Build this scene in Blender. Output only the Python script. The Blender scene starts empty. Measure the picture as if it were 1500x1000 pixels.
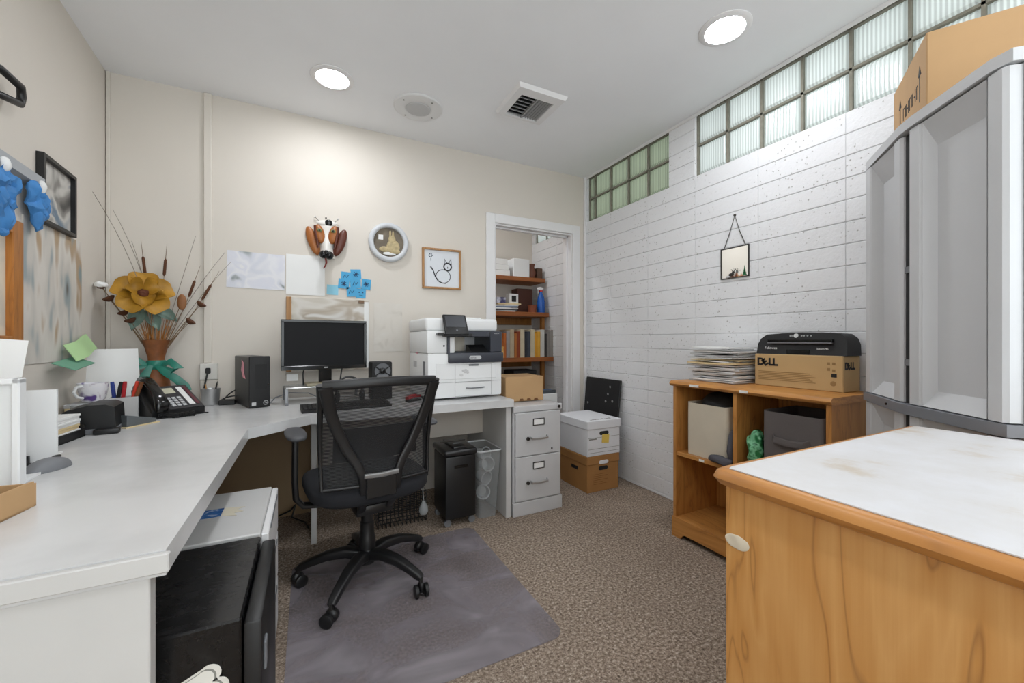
import bpy, bmesh, math, random
from mathutils import Vector, Matrix
R = math.radians
random.seed(7)
SC = bpy.context.scene
COL = SC.collection

# ------------------------------------------------------------------ camera, world, exposure
CAM_H = 1.10
cd = bpy.data.cameras.new('camera')
cd.sensor_width = 36.0
cd.lens = 36.0 * 590 / 1500
cd.shift_y = -2.0 / 1500
cd.clip_start = 0.02
cam = bpy.data.objects.new('camera', cd)
cam.location = (0, 0, CAM_H)
cam.rotation_euler = (R(90), 0, -math.atan(298 / 590))
COL.objects.link(cam)
SC.camera = cam

w = bpy.data.worlds.new('daylight')
SC.world = w
w.use_nodes = True
bg = w.node_tree.nodes['Background']
bg.inputs[0].default_value = (0.90, 0.97, 1.0, 1)
bg.inputs[1].default_value = 1.75

SC.view_settings.view_transform = 'Standard'
SC.view_settings.look = 'None'
SC.view_settings.gamma = 1
SC.view_settings.use_curve_mapping = False
SC.view_settings.exposure = 1.03
LAMP = 50.0          # emission of the ceiling downlights

# ------------------------------------------------------------------ helpers
def lin(h):
    h = h.lstrip('#')
    out = []
    for i in (0, 2, 4):
        c = int(h[i:i + 2], 16) / 255
        out.append(c / 12.92 if c <= .04045 else ((c + .055) / 1.055) ** 2.4)
    return (*out, 1)

class NT:
    """small wrapper for building node materials"""
    def __init__(s, name):
        s.m = bpy.data.materials.new(name); s.m.use_nodes = True
        s.t = s.m.node_tree; s.b = s.t.nodes['Principled BSDF']; s.out = s.t.nodes['Material Output']
        s.tc = s.n('ShaderNodeTexCoord')
    def n(s, typ, **kw):
        x = s.t.nodes.new(typ)
        for k, v in kw.items(): setattr(x, k, v)
        return x
    def l(s, a, b): s.t.links.new(a, b)
    def mapping(s, scale=(1, 1, 1), rot=(0, 0, 0), loc=(0, 0, 0)):
        m = s.n('ShaderNodeMapping'); s.l(s.tc.outputs['Object'], m.inputs[0])
        m.inputs['Scale'].default_value = scale; m.inputs['Rotation'].default_value = rot; m.inputs['Location'].default_value = loc
        return m.outputs[0]
    def noise(s, vec, scale, detail=3, rough=.5, dist=0):
        x = s.n('ShaderNodeTexNoise'); s.l(vec, x.inputs['Vector'])
        x.inputs['Scale'].default_value = scale; x.inputs['Detail'].default_value = detail
        x.inputs['Roughness'].default_value = rough; x.inputs['Distortion'].default_value = dist
        return x.outputs['Fac']
    def ramp(s, fac, stops, interp='LINEAR'):
        x = s.n('ShaderNodeValToRGB'); s.l(fac, x.inputs[0]); x.color_ramp.interpolation = interp
        el = x.color_ramp.elements
        while len(el) < len(stops): el.new(.5)
        for e, (p, c) in zip(el, stops):
            e.position = p; e.color = lin(c) if isinstance(c, str) else (c, c, c, 1)
        return x.outputs[0]
    def mix(s, fac, a, b, mode='MIX'):
        x = s.n('ShaderNodeMix', data_type='RGBA', blend_type=mode)
        for sock, v in ((x.inputs[0], fac), (x.inputs[6], a), (x.inputs[7], b)):
            if isinstance(v, (int, float)): sock.default_value = v
            elif isinstance(v, str): sock.default_value = lin(v)
            else: s.l(v, sock)
        return x.outputs[2]
    def bump(s, h, strength=.3, dist=.002):
        x = s.n('ShaderNodeBump'); s.l(h, x.inputs['Height'])
        x.inputs['Strength'].default_value = strength; x.inputs['Distance'].default_value = dist
        s.l(x.outputs[0], s.b.inputs['Normal'])

MATS = {}
def mat(name, col, rough=.5, metal=0., var=.0, vscale=8, bump=0., bscale=120, alpha=1., trans=0., spec=.5, emit=None):
    if name in MATS: return MATS[name]
    q = NT(name); b = q.b
    b.inputs['Roughness'].default_value = rough; b.inputs['Metallic'].default_value = metal
    b.inputs['Specular IOR Level'].default_value = spec
    b.inputs['Alpha'].default_value = alpha; b.inputs['Transmission Weight'].default_value = trans
    f = q.noise(q.mapping(), vscale, 4)
    dark = tuple(c * (1 - max(var, .02)) for c in lin(col)[:3]); 
    r = q.ramp(f, [(.35, 0.), (.65, 1.)])
    mx = q.mix(r, col, col)
    mx.node.inputs[6].default_value = (*dark, 1)
    q.l(mx, b.inputs['Base Color'])
    if bump: q.bump(q.noise(q.mapping(), bscale, 3), bump, .002)
    if emit:
        b.inputs['Emission Color'].default_value = lin(emit[0]); b.inputs['Emission Strength'].default_value = emit[1]
    MATS[name] = q.m
    return q.m

def wood(name, c0, c1, c2, axis='z', rough=.42, fig=1.0, rings_n=7, mixk=.62):
    if name in MATS: return MATS[name]
    q = NT(name)
    sc = {'z': (9, 9, 1.15), 'y': (9, .75, 9), 'x': (.75, 9, 9)}[axis]
    v = q.mapping(scale=sc)
    big = q.noise(v, .9 * fig, 3, .55, .8)
    rings = q.n('ShaderNodeMath', operation='MULTIPLY'); q.l(big, rings.inputs[0]); rings.inputs[1].default_value = rings_n
    fr = q.n('ShaderNodeMath', operation='FRACT'); q.l(rings.outputs[0], fr.inputs[0])
    band = q.ramp(fr.outputs[0], [(0, c2), (.08, c1), (.5, c0), (.93, c1), (1, c2)])
    fs = {'z': (120, 120, 4), 'y': (120, 4, 120), 'x': (4, 120, 120)}[axis]
    fine = q.noise(q.mapping(scale=fs), 1.0, 4, .6)
    fc = q.ramp(fine, [(.3, c1), (.6, c0)])
    wide = q.noise(q.mapping(scale=tuple(x * .35 for x in sc)), 1, 2)
    col = q.mix(1 - mixk, band, fc)
    col = q.mix(q.ramp(wide, [(.35, 0.), (.7, .35)]), col, c1)
    q.l(col, q.b.inputs['Base Color']); q.b.inputs['Roughness'].default_value = rough
    MATS[name] = q.m
    return q.m

def blotch(name, cols, scale=6, stretch=(1, 1, 1), rough=.6, soft=True, dist=.6):
    """soft multi-coloured print (out-of-focus pictures on paper)"""
    if name in MATS: return MATS[name]
    q = NT(name)
    f = q.noise(q.mapping(scale=stretch, loc=(3.1, 1.7, .3)), scale, 2, .45, dist)
    n = len(cols)
    c = q.ramp(f, [(.28 + .44 * i / (n - 1), c) for i, c in enumerate(cols)], 'EASE' if soft else 'CONSTANT')
    q.l(c, q.b.inputs['Base Color']); q.b.inputs['Roughness'].default_value = rough
    MATS[name] = q.m
    return q.m

class MB:
    def __init__(s): s.bm = bmesh.new()
    def _xf(s, vs, M):
        for v in vs: v.co = M @ v.co
    def box(s, x0, x1, y0, y1, z0, z1, bev=0., seg=1, M=None):
        r = bmesh.ops.create_cube(s.bm, size=1)
        vs = r['verts']
        for v in vs:
            v.co = Vector((x0 + (v.co.x + .5) * (x1 - x0), y0 + (v.co.y + .5) * (y1 - y0), z0 + (v.co.z + .5) * (z1 - z0)))
        if bev > 0:
            es = list({e for v in vs for e in v.link_edges})
            rr = bmesh.ops.bevel(s.bm, geom=es, offset=bev, segments=seg, affect='EDGES', profile=.5)
            vs = list({v for v in rr['verts']} | {v for v in vs if v.is_valid})
        if M: s._xf(vs, M)
        return s
    def cyl(s, p0, p1, r0, r1=None, seg=20, caps=True):
        r1 = r0 if r1 is None else r1
        return s.path([p0, p1], [r0, r1], seg, caps)
    def path(s, pts, rad, seg=8, caps=True, flat=1.0, up=None):
        """swept tube; flat scales the section across 'up'"""
        pts = [Vector(p) for p in pts]
        n = len(pts)
        if isinstance(rad, (int, float)): rad = [rad] * n
        rings = []
        t0 = (pts[1] - pts[0]).normalized()
        a = Vector(up) if up else (Vector((0, 0, 1)) if abs(t0.z) < .9 else Vector((1, 0, 0)))
        for i, p in enumerate(pts):
            t = (pts[min(i + 1, n - 1)] - pts[max(i - 1, 0)])
            t = t.normalized() if t.length > 1e-9 else t0
            if up: a = Vector(up)
            u = (a - t * a.dot(t))
            u = u.normalized() if u.length > 1e-6 else t.orthogonal().normalized()
            v = t.cross(u); a = u
            ring = []
            for k in range(seg):
                an = 2 * math.pi * k / seg
                ring.append(s.bm.verts.new(p + (u * math.cos(an) * flat + v * math.sin(an)) * rad[i]))
            rings.append(ring)
        for i in range(n - 1):
            for k in range(seg):
                s.bm.faces.new((rings[i][k], rings[i][(k + 1) % seg], rings[i + 1][(k + 1) % seg], rings[i + 1][k]))
        if caps:
            s.bm.faces.new(rings[0][::-1]); s.bm.faces.new(rings[-1])
        return s
    def loft(s, pts, ws, hs, side, e=.35, seg=16):
        """rounded-rectangular section swept along pts; side = across direction"""
        pts = [Vector(p) for p in pts]; n = len(pts); rings = []
        for i, p in enumerate(pts):
            t = (pts[min(i + 1, n - 1)] - pts[max(i - 1, 0)]).normalized()
            sd = Vector(side); sd = (sd - t * sd.dot(t)).normalized(); u = t.cross(sd)
            ring = []
            for k in range(seg):
                an = 2 * math.pi * (k + .5) / seg
                c, q = math.cos(an), math.sin(an)
                f = lambda z: math.copysign(abs(z) ** e, z)
                ring.append(s.bm.verts.new(p + sd * f(c) * ws[i] / 2 + u * f(q) * hs[i] / 2))
            rings.append(ring)
        for i in range(n - 1):
            for k in range(seg):
                s.bm.faces.new((rings[i][k], rings[i][(k + 1) % seg], rings[i + 1][(k + 1) % seg], rings[i + 1][k]))
        s.bm.faces.new(rings[0][::-1]); s.bm.faces.new(rings[-1])
        return s
    def prism(s, poly, a, b, axis='z'):
        def P(u, v, t):
            return {'z': (u, v, t), 'y': (u, t, v), 'x': (t, u, v)}[axis]
        lo = [s.bm.verts.new(P(u, v, a)) for u, v in poly]
        hi = [s.bm.verts.new(P(u, v, b)) for u, v in poly]
        n = len(poly)
        for k in range(n): s.bm.faces.new((lo[k], lo[(k + 1) % n], hi[(k + 1) % n], hi[k]))
        s.bm.faces.new(lo[::-1]); s.bm.faces.new(hi)
        return s
    def lathe(s, prof, c=(0, 0, 0), seg=32, axis='z', wob=None):
        rings = []
        for r, z in prof:
            ring = []
            for k in range(seg):
                an = 2 * math.pi * k / seg
                rr = r * (wob(an, z) if wob else 1)
                p = {'z': (rr * math.cos(an), rr * math.sin(an), z), 'y': (rr * math.cos(an), z, rr * math.sin(an)),
                     'x': (z, rr * math.cos(an), rr * math.sin(an))}[axis]
                ring.append(s.bm.verts.new(Vector(c) + Vector(p)))
            rings.append(ring)
        for i in range(len(rings) - 1):
            for k in range(seg):
                s.bm.faces.new((rings[i][k], rings[i][(k + 1) % seg], rings[i + 1][(k + 1) % seg], rings[i + 1][k]))
        if prof[0][0] > 1e-6: s.bm.faces.new(rings[0][::-1])
        if prof[-1][0] > 1e-6: s.bm.faces.new(rings[-1])
        return s
    def ell(s, c, r, seg=16, M=None, e=1.0):
        rr = bmesh.ops.create_uvsphere(s.bm, u_segments=seg, v_segments=max(6, seg * 2 // 3), radius=1)
        for v in rr['verts']:
            p = v.co.copy()
            if e != 1.0: p = Vector([math.copysign(abs(q) ** e, q) for q in p])
            p = Vector((p.x * r[0], p.y * r[1], p.z * r[2]))
            if M: p = M @ p
            v.co = p + Vector(c)
        return s
    def grid(s, fn, nu, nv, thick=0., closed=False):
        """surface patch fn(u,v) with optional thickness along its normal"""
        g = [[s.bm.verts.new(fn(i / nu, j / nv)) for j in range(nv + 1)] for i in range(nu + 1)]
        fs = []
        for i in range(nu):
            for j in range(nv):
                fs.append(s.bm.faces.new((g[i][j], g[i + 1][j], g[i + 1][j + 1], g[i][j + 1])))
        if thick:
            bmesh.ops.recalc_face_normals(s.bm, faces=fs)
            bmesh.ops.solidify(s.bm, geom=fs, thickness=thick)
        return s
    def blocky(s, x0, x1, y0, y1, z0, z1, ins, dpt, face):
        """a block whose one face is bevelled back"""
        return s
    def move(s, v):
        for q in s.bm.verts: q.co += Vector(v)
        return s
    def rotz(s, a):
        M = Matrix.Rotation(a, 3, 'Z')
        for q in s.bm.verts: q.co = M @ q.co
        return s
    def jitter(s, amt, f=9., seed=0):
        from mathutils import noise as N
        for q in s.bm.verts:
            p = q.co * f + Vector((seed * 3.1, seed, 7))
            q.co += N.noise_vector(p) * amt
        return s
    def build(s, name, m, parent=None, smooth=35, loc=None, rot=None):
        bmesh.ops.remove_doubles(s.bm, verts=s.bm.verts, dist=1e-6)
        bmesh.ops.recalc_face_normals(s.bm, faces=s.bm.faces)
        me = bpy.data.meshes.new(name); s.bm.to_mesh(me); s.bm.free()
        me.materials.append(m)
        if smooth:
            for p in me.polygons: p.use_smooth = True
            me.set_sharp_from_angle(angle=R(smooth))
        o = bpy.data.objects.new(name, me); COL.objects.link(o)
        if parent: o.parent = parent
        if loc: o.location = loc
        if rot: o.rotation_euler = rot
        return o

def tag(o, label, cat, group=None, kind=None):
    o['label'] = label
    if cat: o['category'] = cat
    if group: o['group'] = group
    if kind: o['kind'] = kind
    return o
def thing(name, label, cat, loc=(0, 0, 0), rz=0., group=None, rot=None):
    o = bpy.data.objects.new(name, None); COL.objects.link(o)
    o.location = loc; o.rotation_euler = rot if rot else (0, 0, rz)
    o.empty_display_size = .05
    return tag(o, label, cat, group)
def struct(o, label=None):
    o['kind'] = 'structure'
    if label: o['label'] = label
    return o
def copy_tree(o, parent=None):
    kids = [c for c in COL.objects if c.parent == o]
    c = o.copy(); COL.objects.link(c)
    if parent: c.parent = parent
    for k in kids: copy_tree(k, c)
    return c
def txt(s, size, m, parent, loc, rot, name='lettering', ext=.0004, shear=0., bold=0.):
    cu = bpy.data.curves.new(name, 'FONT'); cu.body = s; cu.size = size; cu.extrude = ext; cu.shear = shear; cu.offset = bold
    cu.align_x = 'LEFT'
    t = bpy.data.objects.new('tmp', cu); COL.objects.link(t)
    bpy.context.view_layer.update()
    me = bpy.data.meshes.new_from_object(t.evaluated_get(bpy.context.evaluated_depsgraph_get()))
    bpy.data.objects.remove(t); bpy.data.curves.remove(cu)
    me.materials.clear(); me.materials.append(m); me.name = name
    o = bpy.data.objects.new(name, me); COL.objects.link(o)
    o.parent = parent; o.location = loc; o.rotation_euler = rot
    return o
ROT_Y = (R(90), 0, 0)            # reads from -Y
ROT_X = (R(90), 0, R(-90))       # reads from -X

# ------------------------------------------------------------------ materials
def carpet_mat():
    q = NT('carpet')
    v = q.mapping()
    a = q.noise(v, 88, 6, .85)
    big = q.noise(v, 2.2, 3)
    c = q.ramp(a, [(.36, '#41372f'), (.46, '#857567'), (.54, '#ad9c8c'), (.64, '#e6d9c9')])
    c = q.mix(q.ramp(big, [(.35, .0), (.7, .30)]), c, '#74665a')
    q.l(c, q.b.inputs['Base Color']); q.b.inputs['Roughness'].default_value = .95
    q.b.inputs['Specular IOR Level'].default_value = .1
    q.bump(a, .7, .004)
    return q.m
def plaster_mat(name, col, spots=True):
    q = NT(name)
    v = q.mapping()
    n = q.noise(v, 1.6, 3)
    d = tuple(x * .965 for x in lin(col)[:3])
    mx = q.mix(q.ramp(n, [(.4, 0.), (.65, 1.)]), col, col); mx.node.inputs[6].default_value = (*d, 1)
    q.l(mx, q.b.inputs['Base Color']); q.b.inputs['Roughness'].default_value = .7
    q.b.inputs['Specular IOR Level'].default_value = .25
    q.bump(q.noise(v, 140, 2), .06, .001)
    return q.m
def brick_mat():
    q = NT('painted_block')
    v = q.mapping()
    mask = q.noise(v, 5.5, 3)
    vo = q.n('ShaderNodeTexVoronoi'); q.l(v, vo.inputs['Vector']); vo.inputs['Scale'].default_value = 44
    pit = q.ramp(vo.outputs['Distance'], [(.10, 0.), (.19, 1.)])
    mk = q.ramp(mask, [(.42, 1.), (.56, .25)])
    pm = q.n('ShaderNodeMath', operation='MAXIMUM'); q.l(pit, pm.inputs[0]); q.l(mk, pm.inputs[1])
    col = q.mix(pm.outputs[0], '#aaa6a2', '#ebecee')
    q.l(col, q.b.inputs['Base Color']); q.b.inputs['Roughness'].default_value = .5
    q.b.inputs['Specular IOR Level'].default_value = .35
    h = q.n('ShaderNodeMath', operation='ADD'); q.l(pm.outputs[0], h.inputs[0]); q.l(q.noise(v, 38, 4, .6), h.inputs[1])
    q.bump(h.outputs[0], .55, .006)
    return q.m
def glassblock_mat(name, tint, k):
    q = NT(name)
    t = q.t
    wv = q.n('ShaderNodeTexWave', wave_type='BANDS', bands_direction='Y'); q.l(q.mapping(), wv.inputs['Vector'])
    wv.inputs['Scale'].default_value = 20
    bp = q.n('ShaderNodeBump'); q.l(wv.outputs['Fac'], bp.inputs['Height']); bp.inputs['Strength'].default_value = .5; bp.inputs['Distance'].default_value = .004
    tr = q.n('ShaderNodeBsdfTranslucent')
    streak = q.mix(q.ramp(wv.outputs['Fac'], [(.2, 0.), (.8, 1.)]), tint, tint)
    streak.node.inputs[6].default_value = (*[c * .70 for c in lin(tint)[:3]], 1)
    q.l(streak, tr.inputs['Color'])
    df = q.n('ShaderNodeBsdfDiffuse'); q.l(streak, df.inputs['Color'])
    gl = q.n('ShaderNodeBsdfGlossy'); gl.inputs['Roughness'].default_value = .18
    for nd in (tr, gl): q.l(bp.outputs[0], nd.inputs['Normal'])
    m0 = q.n('ShaderNodeMixShader'); m0.inputs[0].default_value = k; q.l(tr.outputs[0], m0.inputs[1]); q.l(df.outputs[0], m0.inputs[2])
    m1 = q.n('ShaderNodeMixShader'); m1.inputs[0].default_value = .10; q.l(m0.outputs[0], m1.inputs[1]); q.l(gl.outputs[0], m1.inputs[2])
    q.l(m1.outputs[0], q.out.inputs['Surface'])
    return q.m
def chairmat_mat():
    q = NT('clear_mat_vinyl')
    v = q.mapping()
    sc = q.noise(q.mapping(scale=(1, 1.6, 1), rot=(0, 0, .6)), 3.2, 3, .5, .6)
    c = q.ramp(sc, [(.3, '#8f878d'), (.55, '#9f989f'), (.75, '#bdb7bc')])
    q.l(c, q.b.inputs['Base Color'])
    q.b.inputs['Roughness'].default_value = .38
    al = q.ramp(sc, [(.35, .36), (.65, .56)])
    q.l(al, q.b.inputs['Alpha'])
    q.bump(q.noise(v, 110, 4, .8), .45, .003)
    return q.m
def mesh_mat():
    q = NT('chair_mesh_weave')
    wv = q.n('ShaderNodeTexWave', wave_type='BANDS', bands_direction='Z'); q.l(q.mapping(), wv.inputs['Vector'])
    wv.inputs['Scale'].default_value = 58
    al = q.ramp(wv.outputs['Fac'], [(.1, .50), (.8, .92)])
    q.l(al, q.b.inputs['Alpha']); q.b.inputs['Base Color'].default_value = lin('#1d1d1f'); q.b.inputs['Roughness'].default_value = .7
    return q.m
def desk_mat():
    q = NT('white_laminate')
    v = q.mapping()
    n = q.noise(v, 3.0, 4, .6)
    c = q.ramp(n, [(.35, '#c9c9c9'), (.62, '#d8d8d8')])
    s = q.noise(q.mapping(scale=(1, 4, 1), rot=(0, 0, .9)), 7, 6, .7, 1.5)
    c = q.mix(q.ramp(s, [(.69, 0.), (.76, .35)]), c, '#a8a49f')
    q.l(c, q.b.inputs['Base Color']); q.b.inputs['Roughness'].default_value = .24
    return q.m
def scuffed_black():
    q = NT('scuffed_black_metal')
    s = q.noise(q.mapping(scale=(2, 4, 2), rot=(0, 0, .5)), 8, 6, .75, .6)
    c = q.mix(q.ramp(s, [(.62, 0.), (.82, .30)]), '#121213', '#6b6a69')
    q.l(c, q.b.inputs['Base Color']); q.l(q.ramp(s, [(.3, .16), (.8, .40)]), q.b.inputs['Roughness'])
    return q.m

CARPET = carpet_mat()
WALL = plaster_mat('cream_paint', '#ddd6cc')
CEIL = plaster_mat('ceiling_paint', '#f4f5f7')
BRICK = brick_mat()
TRIM = mat('white_trim', '#e9e8e8', .4)
DESK = desk_mat()
DESKP = mat('laminate_panel', '#cdccca', .4, var=.05, vscale=4)
PANEL_TAN = mat('panel_beige', '#cfc6bb', .6)
GLASS_NEAR = glassblock_mat('reeded_glass', '#dfe6e2', .66)
GLASS_FAR = glassblock_mat('shaded_reeded_glass', '#a9b49b', .70)  # darker green tint stands in for weaker daylight behind the far blocks
MORTAR = mat('grey_mortar', '#8d8a7d', .9, var=.15, vscale=30)
PINE = wood('pine_shelving', '#a4622d', '#8a4d22', '#6b3a1a', 'x', .5)
PINEV = wood('pine_post', '#b07a3c', '#976128', '#7a4a20', 'z', .5)
OAKV = wood('honey_oak_upright', '#cd9451', '#b77b3d', '#8f5f33', 'z', .38)
OAKY = wood('honey_oak_lengthwise', '#cc9250', '#b67a3c', '#956336', 'y', .38)
OAKBIG = wood('honey_oak_veneer', '#d9a566', '#c58b49', '#8f5c2c', 'z', .40, .62, 11, .68)
BLK = mat('black_plastic', '#161617', .42)
BLKM = mat('matte_black', '#1b1b1c', .65, bump=.1)
BLKG = mat('gloss_black', '#0d0d0e', .15)
CHBLK = mat('chair_plastic', '#1a1a1b', .38)
FABBLK = mat('black_fabric', '#191a1f', .9, bump=.4, bscale=400)
CHMESH = mesh_mat()
GREYPL = mat('grey_plastic', '#75777b', .5)
LGREY = mat('light_grey_plastic', '#c6c7c9', .42)
CABGREY = mat('cabinet_grey', '#cbccce', .45, bump=.05, bscale=300)
CABBAND = mat('cabinet_band', '#7c7f85', .4)
WHITEPL = mat('white_plastic', '#eceded', .35)
DGREYPL = mat('slate_plastic', '#3a3d46', .4)
FILEGREY = mat('file_cabinet_paint', '#c9c9ca', .35, var=.03)
CHROME = mat('chrome', '#c9c9c9', .18, 1.)
STEEL = mat('brushed_steel', '#c4c4c4', .36, .7)
DKMET = mat('dark_metal', '#4a4845', .35, .8)
CARD = mat('cardboard', '#bf9a6e', .8, var=.08, vscale=5)
CARDB = mat('brown_box_board', '#a8733f', .75, var=.08, vscale=5)
CARDD = mat('tan_box_board', '#c8a877', .75, var=.04)
PAPER = mat('paper_white', '#eeeeec', .7)
PAPERG = mat('paper_grey', '#c9c9c9', .7, var=.1)
MANILA = mat('manila', '#ddc79b', .7, var=.06)
INK = mat('ink', '#17171a', .6)
INKG = mat('grey_ink', '#6f6a63', .6)
BLUENOTE = mat('blue_note', '#4fa9d8', .7)
LBLUENOTE = mat('pale_blue_note', '#93cfe4', .7)
YNOTE = mat('yellow_note', '#e8c860', .7)
PINK = mat('pink_note', '#f0a9b6', .7)
BLUEFAB = mat('blue_tissue', '#4389cb', .7, var=.25, vscale=14, bump=.3, bscale=40)
TEAL = mat('teal_ribbon', '#1f7d6a', .35, var=.3, vscale=20)
RED = mat('red_plastic', '#b3242c', .4)
SCUFF = scuffed_black()
WOODFR = wood('oak_frame', '#b98a55', '#9f7040', '#82592f', 'z', .45)
MIRROR = mat('mirror_glass', '#f2f2f0', .03, 1.)
FABCREAM = mat('cream_canvas', '#d5cbb8', .9, var=.06, bump=.3, bscale=250)
FABGREY = mat('grey_canvas', '#66605f', .9, var=.08, bump=.3, bscale=250)
CLOTHD = mat('dark_grey_cloth', '#55545b', .95, bump=.4, bscale=200)
GREENF = blotch('green_film', ['#123a22', '#2f7a48', '#7fc89a', '#1d5a36'], 26, rough=.2)
LIGHTEM = mat('lamp_diffuser', '#ffffff', .5, emit=('#f7faff', LAMP))
CLEARPL = mat('clear_plastic', '#d9dcdd', .2, alpha=.38)
CLOUDPL = mat('cloudy_plastic', '#c3c6c7', .2, alpha=.55)
BINPL = mat('bin_plastic', '#b4b7b8', .2, alpha=.34)

# ------------------------------------------------------------------ setting
XR, YB, ZC = 2.227, 2.937, 2.555
YF, YC = -1.6, 3.90
def XL(y): return -.98 + .055 * (YB - y)

struct(MB().box(-1.4, 2.6, YF - .1, YC + .1, -.06, 0).build('floor', CARPET), 'brown flecked carpet floor')
struct(MB().box(-1.4, 2.6, YF - .1, YC + .1, ZC, ZC + .08).build('ceiling', CEIL), 'white painted ceiling')
b = MB()
b.prism([(XL(YF), YF), (XL(YB), YB), (XL(YB) - .12, YB), (XL(YF) - .12, YF)], 0, ZC)
struct(b.build('wall_left', WALL), 'cream painted left wall')
DX0, DX1, DZ = 1.325, 2.077, 2.035
b = MB().box(-1.1, DX0, YB, YB + .12, 0, ZC).box(DX1, XR, YB, YB + .12, 0, ZC).box(DX0, DX1, YB, YB + .12, DZ, ZC)
struct(b.build('wall_back', WALL), 'cream painted back wall with closet opening')
b = MB().box(-1.1, -.62, YF - .12, YF, 0, ZC).box(2.0, 2.6, YF - .12, YF, 0, ZC).box(-.62, 2.0, YF - .12, YF, 2.42, ZC).box(-.62, 2.0, YF - .12, YF, 0, .12)  # wide opening added in this unseen wall to let in flat fill light
struct(b.build('wall_front', WALL), 'cream wall with a wide opening added for fill light behind the viewpoint')
b = MB()
for x in (-.60, .25, 1.12, 1.97): b.box(x - .02, x + .02, YF - .09, YF - .02, .12, 2.42)
b.box(-.62, 2.0, YF - .0899, YF - .0201, .12, .17).box(-.62, 2.0, YF - .0899, YF - .0201, 2.37, 2.42)
struct(b.build('fill_opening', TRIM), 'wide white frame in the opening added for fill light behind the viewpoint')
struct(MB().box(.6, XR, YC, YC + .1, 0, ZC).build('wall_closet_back', WALL), 'cream back wall of the closet')
struct(MB().box(.6, .7, YB + .12, YC, 0, ZC).build('wall_closet_left', WALL), 'cream left wall of the closet')

# block wall: stack bond, 16 x 4 inch faces, each face a little proud of its joints
BW, BH, ZS = .4064, .1016, 2.155
openings = [(-1.6, 1.785), (1.995, 2.905), (3.02, 3.84)]
def block_face(b, y0, y1, z0, z1):
    j, d = .0042, .006
    g = [(XR, y0, z0), (XR, y1, z0), (XR, y1, z1), (XR, y0, z1)]
    f = [(XR - d, y0 + j * .25, z0 + j), (XR - d, y1 - j * .25, z0 + j), (XR - d, y1 - j * .25, z1 - j), (XR - d, y0 + j * .25, z1 - j)]
    o = [b.bm.verts.new(p) for p in g]; i = [b.bm.verts.new(p) for p in f]
    for k in range(4): b.bm.faces.new((o[k], o[(k + 1) % 4], i[(k + 1) % 4], i[k]))
    b.bm.faces.new(i)
b = MB()
b.box(XR, XR + .2, YF, YC, 0, ZS)
ys = [1.375 + BW * k for k in range(-8, 8)]
for k in range(-1, 22):
    z1 = ZS - BH * k; z0 = max(z1 - BH, 0)
    if z1 <= 0 or k < 0: continue
    for y in ys:
        a0, a1 = max(y, YF), min(y + BW, YC)
        if a1 - a0 > .02: block_face(b, a0, a1, z0, z1)
pill = [(1.785, 1.995), (2.905, 3.02), (3.84, 3.90)]
for y0, y1 in pill:
    b.box(XR, XR + .2, y0, y1, ZS, ZC)
    for k in range(4):
        block_face(b, y0, y1, ZS + BH * k, min(ZS + BH * (k + 1), ZC))
struct(b.build('wall_right', BRICK, smooth=0), 'white painted concrete block wall')

def glass_window(name, yl, mt, label, edges):
    y0, y1 = edges[0], edges[-1]
    m = MB()
    zs = [ZS, ZS + .198, ZC - .012]
    t = .006
    for z in zs: m.box(XR + .012, XR + .07, y0, y1, z - t, z + t)
    for y in edges: m.box(XR + .012, XR + .07, y - t, y + t, zs[0], zs[-1])
    o = struct(m.build(name, MORTAR, smooth=0), label)
    g = MB()
    for i in range(len(edges) - 1):
        for k in range(2):
            a, c, e, f = edges[i] + t, edges[i + 1] - t, zs[k] + t, zs[k + 1] - t
            if c - a < .02: continue
            q = min(.018, (c - a) * .25)
            outer = [(XR + .03, a, e), (XR + .03, c, e), (XR + .03, c, f), (XR + .03, a, f)]
            inner = [(XR + .014, a + q, e + q), (XR + .014, c - q, e + q), (XR + .014, c - q, f - q), (XR + .014, a + q, f - q)]
            O = [g.bm.verts.new(p) for p in outer]; I = [g.bm.verts.new(p) for p in inner]
            B = [g.bm.verts.new((XR + .065, p[1], p[2])) for p in outer]
            for h in range(4):
                g.bm.faces.new((O[h], O[(h + 1) % 4], I[(h + 1) % 4], I[h]))
                g.bm.faces.new((O[h], O[(h + 1) % 4], B[(h + 1) % 4], B[h]))
            g.bm.faces.new(I)
    g.build('glass_blocks', mt, o, smooth=0)
    return o
glass_window('window_1', 0, GLASS_NEAR, 'long band of reeded glass blocks high in the block wall',
             [-1.6 + .001] + [1.780 - .2056 * k for k in range(16, -1, -1)])
glass_window('window_2', 0, GLASS_FAR, 'short band of glass blocks in the far corner, tinted green for dimmer daylight', [2.0 + .2056 * k for k in range(5)] + [2.90])
glass_window('window_3', 0, GLASS_NEAR, 'glass blocks high in the closet wall', [3.03 + .2 * k for k in range(5)])

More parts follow.
